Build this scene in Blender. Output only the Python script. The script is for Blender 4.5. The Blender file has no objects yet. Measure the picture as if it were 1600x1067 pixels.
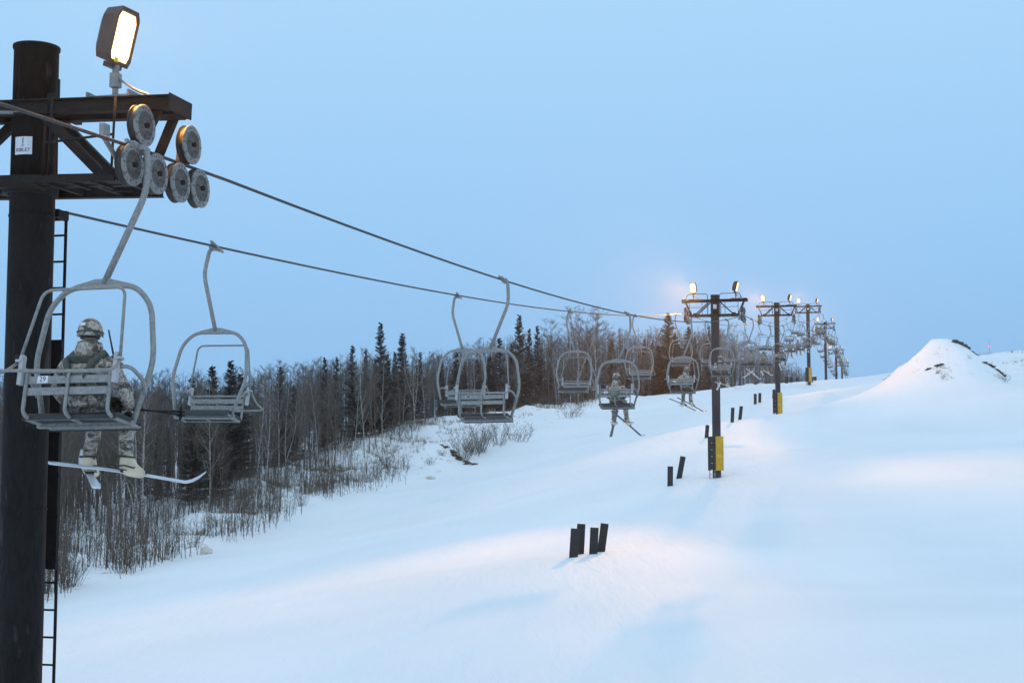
import bpy, math, random
import numpy as np
from mathutils import Vector, Matrix, noise
R = math.radians
scn = bpy.context.scene
COL = scn.collection
rnd = random.Random(7)

# ------------------------------------------------------------------ camera
F = 2200.0; PITCH = R(4.85)
cam_d = bpy.data.cameras.new('camera'); cam = bpy.data.objects.new('camera', cam_d); COL.objects.link(cam)
cam_d.sensor_width = 36; cam_d.lens = 36*F/1600; cam_d.clip_end = 6000; cam_d.clip_start = .1
cam.location = (0, 0, 0); cam.rotation_euler = (math.pi/2+PITCH, 0, 0)
scn.camera = cam
def P(px, py, d):
    """world point seen at photo pixel (px,py), d metres ahead"""
    x = (px-800)/F; v = (533.5-py)/F
    dy = math.cos(PITCH)-v*math.sin(PITCH); dz = math.sin(PITCH)+v*math.cos(PITCH)
    return Vector((x*d/dy, d, dz*d/dy))

# ------------------------------------------------------------------ mesh helpers
class MB:
    def __init__(s): s.v=[]; s.f=[]; s.m=[]; s.sm=[]
    def add(s, vs, fs, mi=0, smooth=False):
        b=len(s.v); s.v+= [tuple(v) for v in vs]
        for f in fs: s.f.append(tuple(b+i for i in f)); s.m.append(mi); s.sm.append(smooth)
    def box(s, c, size, rot=None, mi=0):
        c=Vector(c); h=Vector(size)/2
        vs=[Vector((x*h.x,y*h.y,z*h.z)) for x in(-1,1) for y in(-1,1) for z in(-1,1)]
        if rot is not None: vs=[rot@v for v in vs]
        s.add([v+c for v in vs],[(0,1,3,2),(4,6,7,5),(0,4,5,1),(2,3,7,6),(0,2,6,4),(1,5,7,3)],mi)
    def bar(s, a, b, w, h, mi=0, up=Vector((0,0,1))):
        """rectangular bar from a to b, w across, h along up"""
        a=Vector(a); b=Vector(b); d=(b-a); L=d.length; d.normalize()
        u=up-d*up.dot(d)
        if u.length<1e-4: u=Vector((0,1,0))-d*d.y
        u.normalize(); x=d.cross(u)
        rot=Matrix((x,d,u)).transposed()
        s.box((a+b)/2,(w,L,h),rot,mi)
    def tube(s, pts, r, n=8, mi=0, caps=True, smooth=True):
        pts=[Vector(p) for p in pts]; k=len(pts)
        rs = r if isinstance(r,(list,tuple)) else [r]*k
        t0=(pts[1]-pts[0]).normalized()
        u=t0.orthogonal().normalized(); vs=[]; prev=t0
        for i in range(k):
            t=(pts[min(i+1,k-1)]-pts[max(i-1,0)])
            t = t.normalized() if t.length>1e-9 else prev
            u=u-t*u.dot(t)
            if u.length<1e-6: u=t.orthogonal()
            u.normalize(); w=t.cross(u); prev=t
            for j in range(n):
                a=2*math.pi*j/n
                vs.append(pts[i]+(u*math.cos(a)+w*math.sin(a))*rs[i])
        fs=[]
        for i in range(k-1):
            for j in range(n):
                j2=(j+1)%n; fs.append((i*n+j,i*n+j2,(i+1)*n+j2,(i+1)*n+j))
        if caps and n>3:
            s.add(vs,fs,mi,smooth)
            b=len(s.v)-len(vs)
            s.f.append(tuple(b+j for j in reversed(range(n)))); s.m.append(mi); s.sm.append(False)
            s.f.append(tuple(b+(k-1)*n+j for j in range(n))); s.m.append(mi); s.sm.append(False)
        else: s.add(vs,fs,mi,smooth)
    def lathe(s, prof, c, axis, n=24, mi=0, smooth=True):
        """prof: (radius, height) pairs round axis through c"""
        c=Vector(c); ax=Vector(axis).normalized(); u=ax.orthogonal().normalized(); w=ax.cross(u); vs=[]
        for r_,h in prof:
            for j in range(n):
                a=2*math.pi*j/n; vs.append(c+ax*h+(u*math.cos(a)+w*math.sin(a))*r_)
        fs=[(i*n+j,i*n+(j+1)%n,(i+1)*n+(j+1)%n,(i+1)*n+j) for i in range(len(prof)-1) for j in range(n)]
        s.add(vs,fs,mi,smooth)
    def build(s, name, mats, parent=None, loc=None):
        me=bpy.data.meshes.new(name); me.from_pydata(s.v,[],s.f)
        if not isinstance(mats,(list,tuple)): mats=[mats]
        for m in mats: me.materials.append(m)
        me.polygons.foreach_set('material_index', s.m); me.polygons.foreach_set('use_smooth', s.sm)
        me.update()
        o=bpy.data.objects.new(name,me); COL.objects.link(o)
        if parent is not None: o.parent=parent
        if loc is not None: o.location=loc
        return o
def bend(pts, rad=.1, n=5):
    """round the corners of a polyline"""
    pts=[Vector(p) for p in pts]; out=[pts[0]]
    for i in range(1,len(pts)-1):
        a,b,c=pts[i-1],pts[i],pts[i+1]
        r1=min(rad,(a-b).length*.45,(c-b).length*.45)
        p=b+(a-b).normalized()*r1; q=b+(c-b).normalized()*r1
        for k in range(n+1):
            t=k/n; out.append(p*(1-t)**2+b*2*t*(1-t)+q*t*t)
    out.append(pts[-1]); return out
def tag(o, label=None, cat=None, group=None, kind=None):
    if label: o['label']=label
    if cat: o['category']=cat
    if group: o['group']=group
    if kind: o['kind']=kind
    return o
def empty(name, loc=(0,0,0), rot=(0,0,0)):
    o=bpy.data.objects.new(name,None); COL.objects.link(o); o.location=loc; o.rotation_euler=rot; o.empty_display_size=.2; return o
def copy_tree(o, parent=None):
    c=o.copy(); COL.objects.link(c); c.parent=parent
    for ch in list(o.children): copy_tree(ch,c)
    return c
def text_mesh(name, s, size, mat, parent, M, extrude=.002):
    cu=bpy.data.curves.new(name,'FONT'); cu.body=s; cu.size=size; cu.align_x='CENTER'; cu.align_y='CENTER'; cu.extrude=extrude
    t=bpy.data.objects.new('tmp_text',cu); COL.objects.link(t)
    dg=bpy.context.evaluated_depsgraph_get(); me=bpy.data.meshes.new_from_object(t.evaluated_get(dg))
    bpy.data.objects.remove(t); me.name=name; me.materials.clear(); me.materials.append(mat)
    o=bpy.data.objects.new(name,me); COL.objects.link(o); o.parent=parent; o.matrix_local=M; return o

# ------------------------------------------------------------------ materials
def mat(name, base=(.5,.5,.5), rough=.6, metal=0, vary=None, scale=5, detail=6, bump=0, bscale=40, emit=None, estr=0, ramp=(.35,.65), stretch=None, coat=0):
    m=bpy.data.materials.new(name); m.use_nodes=True; nt=m.node_tree; b=nt.nodes['Principled BSDF']
    b.inputs['Base Color'].default_value=(*base,1); b.inputs['Roughness'].default_value=rough; b.inputs['Metallic'].default_value=metal
    if coat: b.inputs['Coat Weight'].default_value=coat
    if vary or bump:
        tc=nt.nodes.new('ShaderNodeTexCoord'); src=tc.outputs['Object']
        if stretch:
            mp=nt.nodes.new('ShaderNodeMapping'); mp.inputs['Scale'].default_value=stretch; nt.links.new(src,mp.inputs['Vector']); src=mp.outputs[0]
    if vary:
        n=nt.nodes.new('ShaderNodeTexNoise'); n.inputs['Scale'].default_value=scale; n.inputs['Detail'].default_value=detail; n.inputs['Roughness'].default_value=.65
        nt.links.new(src,n.inputs['Vector'])
        r=nt.nodes.new('ShaderNodeValToRGB'); nt.links.new(n.outputs['Fac'],r.inputs['Fac'])
        cols=[base]+list(vary); 
        r.color_ramp.elements[0].position=ramp[0]; r.color_ramp.elements[0].color=(*cols[0],1)
        r.color_ramp.elements[1].position=ramp[1]; r.color_ramp.elements[1].color=(*cols[-1],1)
        for i,c in enumerate(cols[1:-1]):
            e=r.color_ramp.elements.new(ramp[0]+(ramp[1]-ramp[0])*(i+1)/(len(cols)-1)); e.color=(*c,1)
        nt.links.new(r.outputs[0],b.inputs['Base Color'])
    if bump:
        n2=nt.nodes.new('ShaderNodeTexNoise'); n2.inputs['Scale'].default_value=bscale; n2.inputs['Detail'].default_value=5
        nt.links.new(src,n2.inputs['Vector'])
        bp=nt.nodes.new('ShaderNodeBump'); bp.inputs['Strength'].default_value=bump; bp.inputs['Distance'].default_value=.02
        nt.links.new(n2.outputs['Fac'],bp.inputs['Height']); nt.links.new(bp.outputs[0],b.inputs['Normal'])
    if emit:
        b.inputs['Emission Color'].default_value=(*emit,1); b.inputs['Emission Strength'].default_value=estr
    return m
M={}
M['pole']=mat('weathered_steel',(.004,.004,.004),.8,0,[(.013,.0115,.011),(.006,.0055,.0055),(.055,.045,.042)],5,10,bump=.7,bscale=30,ramp=(.32,.72),stretch=(1.4,1.4,.4))
M['pole'].node_tree.nodes['Principled BSDF'].inputs['Specular IOR Level'].default_value=.22
M['steel']=mat('black_steel',(.006,.006,.007),.7,0,[(.018,.014,.013)],4,6,bump=.3,bscale=30)
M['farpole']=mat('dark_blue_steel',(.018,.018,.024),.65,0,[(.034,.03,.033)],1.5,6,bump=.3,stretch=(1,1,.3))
M['galv']=mat('galvanised_steel',(.17,.17,.17),.6,.25,[(.245,.245,.24),(.32,.315,.305)],26,7,bump=.25,bscale=90,ramp=(.3,.7))
M['sheave']=mat('cast_wheel_metal',(.15,.145,.14),.6,.2,[(.26,.25,.235),(.08,.075,.07)],14,6,bump=.2)
M['sheavedark']=mat('recessed_wheel_web',(.07,.065,.06),.6,.25,[(.14,.13,.12),(.05,.045,.04)],14,6,bump=.2)
M['steel'].node_tree.nodes['Principled BSDF'].inputs['Specular IOR Level'].default_value=.25
M['palegalv']=mat('pale_galvanised_plate',(.34,.345,.36),.55,.1,[(.42,.42,.43)],20,5)
M['rubber']=mat('black_rubber',(.014,.014,.015),.6,0,[(.03,.03,.03)],10,4)
M['rope']=mat('wire_rope',(.03,.03,.034),.75,.1,[(.07,.07,.07)],60,3,bump=.6,bscale=60)
M['greycable']=mat('grey_cable',(.3,.31,.32),.6)
M['seat']=mat('black_seat_pad',(.012,.012,.014),.55,0,[(.025,.024,.024)],8,5,bump=.3)
M['plate']=mat('white_plate',(.6,.62,.66),.5,0,[(.7,.72,.75)],20,4)
M['ink']=mat('black_lettering',(.012,.012,.03),.6)
M['pad']=mat('black_safety_pad',(.012,.013,.014),.7,0,[(.024,.024,.024)],3,5,bump=.5,bscale=8)
M['yellow']=mat('yellow_safety_pad',(.62,.38,.015),.6,0,[(.5,.28,.012),(.66,.42,.03)],3,5,bump=.3,bscale=6)
M['housing']=mat('brown_lamp_housing',(.06,.035,.028),.45,.2,[(.085,.05,.035)],9,4)
M['lens']=mat('lit_lamp_glass',(.9,.8,.6),.2,emit=(1,.47,.12),estr=4.5)
M['sticker']=mat('yellow_sticker',(.6,.45,.02),.6)
M['bootc']=mat('ivory_overboot',(.56,.47,.34),.75,0,[(.66,.57,.43)],14,5,bump=.5,bscale=25)
M['strap']=mat('dark_strap',(.03,.028,.022),.7)
M['glove']=mat('black_glove',(.012,.012,.013),.75,bump=.4)
M['ski']=mat('white_ski_paint',(.62,.63,.66),.35,0,[(.45,.46,.48)],6,6,ramp=(.45,.8),coat=.3)
M['skidark']=mat('dark_ski_base',(.05,.055,.065),.4,0,[(.09,.09,.1)],6,6)
M['skin']=mat('skin',(.42,.25,.18),.6)
M['redl']=mat('red_beacon_glass',(.8,.05,.03),.3,emit=(1,.05,.03),estr=2.5)
M['vest']=mat('olive_vest',(.045,.055,.045),.8,0,[(.07,.08,.06)],12,4,bump=.5,bscale=40)
M['pack']=mat('camouflage_pack',(.10,.10,.085),.85,0,[(.2,.19,.16)],18,5,bump=.6)
M['strapbrown']=mat('brown_webbing',(.16,.075,.03),.8)
M['needle']=mat('spruce_needles',(.016,.017,.009),.95,0,[(.028,.027,.014),(.042,.040,.022)],1.3,4,ramp=(.3,.7))
M['twig']=mat('bare_twigs',(.088,.070,.054),.9,0,[(.15,.122,.098)],.8,3)
M['twigdark']=mat('dark_twigs',(.058,.047,.036),.9,0,[(.10,.082,.064)],.8,3)
M['brush']=mat('brush_stems',(.062,.047,.034),.9,0,[(.12,.09,.065)],.5,3)
M['bark']=mat('grey_brown_bark',(.095,.068,.052),.9,0,[(.20,.16,.13)],2.5,5,stretch=(3,3,.7))
M['rock']=mat('brown_rock',(.05,.038,.028),.9,0,[(.11,.085,.06)],2.2,8,bump=1,bscale=5)
M['oldsnow']=mat('dirty_snow_lump',(.55,.50,.42),.7,0,[(.66,.62,.56)],2,6,bump=.8,bscale=6)
M['dry']=mat('dry_grass',(.20,.15,.09),.9,0,[(.28,.22,.14)],1,3)
def birch_mat():
    m=mat('pale_birch_bark',(.30,.28,.25),.8,0,[(.40,.38,.35),(.24,.21,.19)],4,5,bump=.3,stretch=(1,1,2.5))
    nt=m.node_tree; b=nt.nodes['Principled BSDF']; src=b.inputs['Base Color'].links[0].from_socket
    tc=nt.nodes.new('ShaderNodeTexCoord'); mp=nt.nodes.new('ShaderNodeMapping'); mp.inputs['Scale'].default_value=(2,2,9)
    n=nt.nodes.new('ShaderNodeTexNoise'); n.inputs['Scale'].default_value=1.4; n.inputs['Detail'].default_value=3
    r=nt.nodes.new('ShaderNodeValToRGB'); r.color_ramp.elements[0].position=.56; r.color_ramp.elements[1].position=.64
    mx=nt.nodes.new('ShaderNodeMix'); mx.data_type='RGBA'; mx.inputs['B'].default_value=(.05,.04,.035,1)
    nt.links.new(tc.outputs['Object'],mp.inputs[0]); nt.links.new(mp.outputs[0],n.inputs[0]); nt.links.new(n.outputs['Fac'],r.inputs[0])
    nt.links.new(r.outputs[0],mx.inputs['Factor']); nt.links.new(src,mx.inputs['A']); nt.links.new(mx.outputs['Result'],b.inputs['Base Color'])
    return m
M['birch']=birch_mat()
def camo_mat():
    m=bpy.data.materials.new('digital_camouflage'); m.use_nodes=True; nt=m.node_tree; b=nt.nodes['Principled BSDF']
    b.inputs['Roughness'].default_value=.85
    tc=nt.nodes.new('ShaderNodeTexCoord')
    # square pixels of cloth pattern: snap the coordinate, then two noises
    sn=nt.nodes.new('ShaderNodeVectorMath'); sn.operation='SNAP'; sn.inputs[1].default_value=(.014,.014,.014)
    nt.links.new(tc.outputs['Object'],sn.inputs[0])
    mp=nt.nodes.new('ShaderNodeMapping'); mp.inputs['Scale'].default_value=(1,1,1.8); nt.links.new(sn.outputs[0],mp.inputs[0])
    n=nt.nodes.new('ShaderNodeTexNoise'); n.inputs['Scale'].default_value=9; n.inputs['Detail'].default_value=4; n.inputs['Roughness'].default_value=.7
    nt.links.new(mp.outputs[0],n.inputs[0])
    r=nt.nodes.new('ShaderNodeValToRGB'); r.color_ramp.interpolation='CONSTANT'
    e=r.color_ramp.elements; e[0].position=0; e[0].color=(.075,.064,.052,1); e[1].position=.43; e[1].color=(.20,.178,.145,1)
    for p,c in((.5,(.42,.375,.32,1)),(.57,(.27,.24,.20,1)),(.64,(.095,.083,.068,1))):
        x=e.new(p); x.color=c
    nt.links.new(n.outputs['Fac'],r.inputs[0]); nt.links.new(r.outputs[0],b.inputs['Base Color'])
    n2=nt.nodes.new('ShaderNodeTexNoise'); n2.inputs['Scale'].default_value=9; n2.inputs['Detail'].default_value=3; n2.inputs['Distortion'].default_value=.8
    bp=nt.nodes.new('ShaderNodeBump'); bp.inputs['Strength'].default_value=.9; bp.inputs['Distance'].default_value=.03
    nt.links.new(tc.outputs['Object'],n2.inputs[0]); nt.links.new(n2.outputs['Fac'],bp.inputs['Height']); nt.links.new(bp.outputs[0],b.inputs['Normal'])
    return m
M['camo']=camo_mat()

# ------------------------------------------------------------------ sky and light
w=bpy.data.worlds.new('World'); scn.world=w; w.use_nodes=True; nt=w.node_tree; bg=nt.nodes['Background']
tc=nt.nodes.new('ShaderNodeTexCoord'); sp=nt.nodes.new('ShaderNodeSeparateXYZ'); nt.links.new(tc.outputs['Generated'],sp.inputs[0])
r1=nt.nodes.new('ShaderNodeValToRGB'); nt.links.new(sp.outputs['Z'],r1.inputs[0])
e=r1.color_ramp.elements
e[0].position=0; e[0].color=(.30,.55,.86,1); e[1].position=1; e[1].color=(.60,.80,.97,1)
for p,c in((.06,(.30,.56,.885,1)),(.14,(.325,.60,.925,1)),(.25,(.375,.65,.955,1)),(.33,(.42,.69,.97,1)),(.6,(.5,.74,.97,1))):
    x=e.new(p); x.color=c
# the sky behind the camera, towards where the sun went down, is paler and brighter
vm=nt.nodes.new('ShaderNodeVectorMath'); vm.operation='DOT_PRODUCT'; vm.inputs[1].default_value=Vector((-.35,-.85,.4)).normalized()
nt.links.new(tc.outputs['Generated'],vm.inputs[0])
r2=nt.nodes.new('ShaderNodeMapRange'); r2.inputs['From Min'].default_value=-.35; r2.inputs['From Max'].default_value=.9; nt.links.new(vm.outputs['Value'],r2.inputs['Value'])
mx=nt.nodes.new('ShaderNodeMix'); mx.data_type='RGBA'; mx.inputs['B'].default_value=(.72,.97,1.26,1)
nt.links.new(r2.outputs[0],mx.inputs['Factor']); nt.links.new(r1.outputs[0],mx.inputs['A'])
nt.links.new(mx.outputs['Result'],bg.inputs['Color']); bg.inputs['Strength'].default_value=1.0
sd=bpy.data.lights.new('sun','SUN'); sd.energy=.10; sd.angle=R(60); sd.color=(.96,.97,1); so=bpy.data.objects.new('sun',sd); COL.objects.link(so)
so.rotation_euler=(R(62),0,R(-25))
scn.view_settings.view_transform='Standard'; scn.view_settings.look='None'; scn.view_settings.exposure=0; scn.view_settings.gamma=1

# ------------------------------------------------------------------ terrain
CP=[P(*a) for a in [
 # along the lift
 (915,863,46),(1119,741,72),(1055,743,73),(1104,700,84),(1150,657,102),(1212,655,116.6),(1183,629,130),(1264,601,170),(1290,595,226),
 # piste edge on the forest side
 (60,950,60),(200,905,70),(320,862,82),(440,822,95),(600,765,120),(690,737,132),(850,684,150),(930,652,165),(1000,624,182),(1060,617,202),(1150,611,217),(1230,601,235),
 # bank crest
 (100,872,86),(330,792,106),(450,747,121),(600,692,141),(700,657,156),(850,640,188),(930,637,200),(1000,634,218),
 # open snow
 (60,1067,36),(400,1067,30),(800,1067,25),(1200,1067,22),(1600,1067,19),(800,877,48),(400,925,54),(800,780,88),(1100,888,41),(1300,900,42),(1600,900,39),
 (1300,700,92),(1600,700,78),(1450,640,105),(1300,640,125),(1600,620,112),(1350,610,165),(1250,640,112),(1380,596,205),(1320,594,238),(1700,600,110),
 (1470,607,108),(1575,596,112),(1400,600,120),(1600,551,200),(1540,554,190),(1700,545,200),(1470,588,150),(1540,590,150),(1800,700,75)]]
CP+=[Vector(a) for a in [(0,4,-4.3),(-12,4,-6.4),(15,4,-3.2),(-10,13.7,-5.9),(-4.6,13.7,-5.4),(40,10,-2.5),(-60,40,-9),(-60,100,-8),(-90,160,-4),(-50,200,2),(-30,150,-1.5),(-40,125,-5),(-25,260,6),(10,260,9),
  (55,290,12.2),(64,329,13),(100,300,17),(60,450,12),(-60,400,4),(160,300,16),(160,150,12),(140,60,2),(-130,60,-12),(-130,300,0),(160,450,14),(-100,450,2)]]
A=np.array([[p.x,p.y] for p in CP]); Z=np.array([p.z for p in CP]); n=len(A)
def phi(r2): return .5*r2*np.log(r2+1e-9)
d2=((A[:,None]-A[None])**2).sum(-1); K=phi(d2)+np.eye(n)*6.0
Q=np.c_[np.ones(n),A]; L=np.block([[K,Q],[Q.T,np.zeros((3,3))]]); W=np.linalg.solve(L,np.r_[Z,0,0,0])
EDGE=sorted([(P(*a).y,P(*a).x) for a in [(60,950,60),(200,905,70),(320,862,82),(440,822,95),(600,765,120),(690,737,132),(850,684,150),(930,652,165),(1000,624,182),(1060,617,202),(1150,611,217),(1230,601,235),(1262,598,260)]]+[(0,-24),(400,62)])
EY=np.array([a[0] for a in EDGE]); EX=np.array([a[1] for a in EDGE])
MC=P(1478,560,116); 
def sstep(a,b,x):
    t=np.clip((x-a)/(b-a),0,1); return t*t*(3-2*t)
def hz(x,y,fine=True):
    x=np.atleast_1d(np.asarray(x,float)); y=np.atleast_1d(np.asarray(y,float))
    xc=np.clip(x,-130,160); yc=np.clip(y,0,450)
    q=np.c_[xc,yc]; out=np.zeros(len(q))
    for s in range(0,len(q),20000):
        qq=q[s:s+20000]; r2=((qq[:,None]-A[None])**2).sum(-1); out[s:s+20000]=phi(r2)@W[:n]+W[n]+qq@W[n+1:]
    ex=np.interp(y,EY,EX); bank=sstep(.3,-1.6,x-ex)*(x<ex+1)*(y>40)
    if fine:
        nz=np.array([noise.fractal(Vector((a*.22,b*.22,3.1)),1,2,3) for a,b in zip(x,y)])
        n2=np.array([noise.noise(Vector((a*.045,b*.03,7.7))) for a,b in zip(x,y)])
        n3=np.array([noise.noise(Vector((a*.5+b*.12,b*.1-a*.02,1.7))) for a,b in zip(x,y)])
        n4=np.array([noise.noise(Vector((a*.035-b*.02,b*.10+a*.03,2.2))) for a,b in zip(x,y)])
        band=bank*sstep(-22,-10,x-ex)*sstep(-.8,-4.5,x-ex)
        out=out+bank*.22+band*np.maximum(nz,-.3)*1.0+(1-bank)*(n2*.22+n4*.12+n3*.035+nz*.02)
    # jump mound
    u=(x-MC.x)/5.0; v=(y-MC.y)/6.5
    u=np.where(u>0,u*.96,u*.64)
    nzm=np.array([noise.fractal(Vector((a*.55,b*.55,9)),1,2,3) for a,b in zip(x,y)]) if fine else 0
    rr=np.sqrt(np.abs(u)**2.0+v*v)+nzm*.085
    ee=1.0+1.0*sstep(.5,-.6,u)*sstep(1.2,.2,np.abs(v)); out=out+MOUND_H*np.clip((1-rr)/.86,0,1)**ee
    return out
MOUND_H=3.3
def h1(x,y): return float(hz([x],[y])[0])
def axis_pts(lo,hi,fine_lo,fine_hi,step,grow):
    a=list(np.arange(fine_lo,fine_hi+step,step)); s=step
    while a[-1]<hi: s*=grow; a.append(a[-1]+s)
    s=step
    while a[0]>lo: s*=grow; a.insert(0,a[0]-s)
    return np.array(a)
xs=axis_pts(-1500,1600,-34,75,.85,1.12); ys=axis_pts(-300,3500,14,205,.95,1.07)
XX,YY=np.meshgrid(xs,ys); x=XX.ravel(); y=YY.ravel(); z=hz(x,y)
me=bpy.data.meshes.new('snow_slope'); nx=len(xs); ny=len(ys)
idx=np.arange(nx*ny).reshape(ny,nx)
faces=np.stack([idx[:-1,:-1],idx[:-1,1:],idx[1:,1:],idx[1:,:-1]],-1).reshape(-1,4)
me.from_pydata(np.c_[x,y,z].tolist(),[],faces.tolist())
me.polygons.foreach_set('use_smooth',[True]*len(faces))
ex=np.interp(y,EY,EX); bankv=sstep(.5,-1.5,x-ex)*(y>40)
mrr=np.sqrt(((x-MC.x)/5.5)**2+((y-MC.y)/7.5)**2)
bankv=np.maximum(bankv,.6*(1-sstep(.3,1.0,mrr))*1.0)
wild=sstep(-1,4,y-(MC.y+8))*sstep(-4,3,x-MC.x)*(y<260)
bankv=np.maximum(bankv,.45*wild)
at=me.attributes.new('wild_bank','FLOAT','POINT'); at.data.foreach_set('value',bankv.astype(np.float32))
def snow_mat():
    m=bpy.data.materials.new('snow'); m.use_nodes=True; nt=m.node_tree; b=nt.nodes['Principled BSDF']
    b.inputs['Roughness'].default_value=.65; b.inputs['Specular IOR Level'].default_value=.25
    g=nt.nodes.new('ShaderNodeNewGeometry'); at=nt.nodes.new('ShaderNodeAttribute'); at.attribute_name='wild_bank'
    n=nt.nodes.new('ShaderNodeTexNoise'); n.inputs['Scale'].default_value=1.1; n.inputs['Detail'].default_value=8; n.inputs['Roughness'].default_value=.75
    nt.links.new(g.outputs['Position'],n.inputs[0])
    r=nt.nodes.new('ShaderNodeValToRGB'); r.color_ramp.elements[0].position=.58; r.color_ramp.elements[1].position=.68
    nt.links.new(n.outputs['Fac'],r.inputs[0])
    mul=nt.nodes.new('ShaderNodeMath'); mul.operation='MULTIPLY'; nt.links.new(r.outputs[0],mul.inputs[0]); nt.links.new(at.outputs['Fac'],mul.inputs[1])
    # old packed snow: very slight tonal mottling with a shape of its own
    n0=nt.nodes.new('ShaderNodeTexNoise'); n0.inputs['Scale'].default_value=.12; n0.inputs['Detail'].default_value=7; nt.links.new(g.outputs['Position'],n0.inputs[0])
    r0=nt.nodes.new('ShaderNodeValToRGB'); r0.color_ramp.elements[0].position=.3; r0.color_ramp.elements[0].color=(.78,.80,.81,1); r0.color_ramp.elements[1].position=.7; r0.color_ramp.elements[1].color=(.86,.865,.87,1)
    nt.links.new(n0.outputs['Fac'],r0.inputs[0])
    mx=nt.nodes.new('ShaderNodeMix'); mx.data_type='RGBA'; mx.inputs['B'].default_value=(.16,.12,.075,1)
    nt.links.new(r0.outputs[0],mx.inputs['A']); nt.links.new(mul.outputs[0],mx.inputs['Factor']); nt.links.new(mx.outputs['Result'],b.inputs['Base Color'])
    n1=nt.nodes.new('ShaderNodeTexNoise'); n1.inputs['Scale'].default_value=1.1; n1.inputs['Detail'].default_value=9; n1.inputs['Roughness'].default_value=.68
    mp=nt.nodes.new('ShaderNodeMapping'); mp.inputs['Rotation'].default_value=(0,0,R(14.5)); mp.inputs['Scale'].default_value=(1.6,.28,1.6)
    nt.links.new(g.outputs['Position'],mp.inputs[0]); nt.links.new(mp.outputs[0],n1.inputs[0])
    bp=nt.nodes.new('ShaderNodeBump'); bp.inputs['Strength'].default_value=.55; bp.inputs['Distance'].default_value=.14
    nt.links.new(n1.outputs['Fac'],bp.inputs['Height']); nt.links.new(bp.outputs[0],b.inputs['Normal'])
    return m
M['snow']=snow_mat(); me.materials.append(M['snow']); ground=bpy.data.objects.new('snow_slope',me); COL.objects.link(ground); tag(ground,kind='structure')

# ------------------------------------------------------------------ the lift line
TH=math.atan(.26)                                  # the line runs uphill, TH right of the view
UP=Vector((math.sin(TH),math.cos(TH),0)); RT=Vector((math.cos(TH),-math.sin(TH),0))
def xup(d): return -6.787+.26*d
GA=1.45/math.cos(TH)
TW=[13.7,72,116.6,170,226,283,329]
zr_up=[P(262,243,13.3).z, P(1163,491,71.6).z, P(1241,498,116.2).z, P(1281,484,169.6).z, P(1303,513,225.6).z, 21.6, 22.2]
zr_dn=[zr_up[0]-.05]+[zr_up[1]+.1]+zr_up[2:]
sag_up=[.86,.6,.8,.5,.5,.4]; sag_dn=[.62,.6,.8,.5,.5,.4]
def zrope(d,zz,sg):
    if d<TW[0]: return zz[0]+(d-TW[0])*.05-(TW[0]-d)*.0
    for i in range(6):
        if d<=TW[i+1]:
            t=(d-TW[i])/(TW[i+1]-TW[i]); return zz[i]*(1-t)+zz[i+1]*t-4*sg[i]*t*(1-t)
    return zz[6]-(d-TW[6])*.02
def rope_up(d): return Vector((xup(d),d,zrope(d,zr_up,sag_up)))
def rope_dn(d): return Vector((xup(d)-2*GA,d,zrope(d,zr_dn,sag_dn)))
def make_rope(fn, lab, r):
    m=MB(); ds=list(np.arange(-14,13,1.5))+list(np.arange(13,340,1.6)); m.tube([fn(d) for d in ds],r,8)
    o=m.build('haul_rope',M['rope']); tag(o,lab,'cable'); return o
make_rope(rope_up,'dark steel haul rope carrying the soldiers uphill, steeper of the two lift cables',.017)
make_rope(rope_dn,'dark steel haul rope carrying only empty chairs, running behind the near tower',.017)

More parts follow.
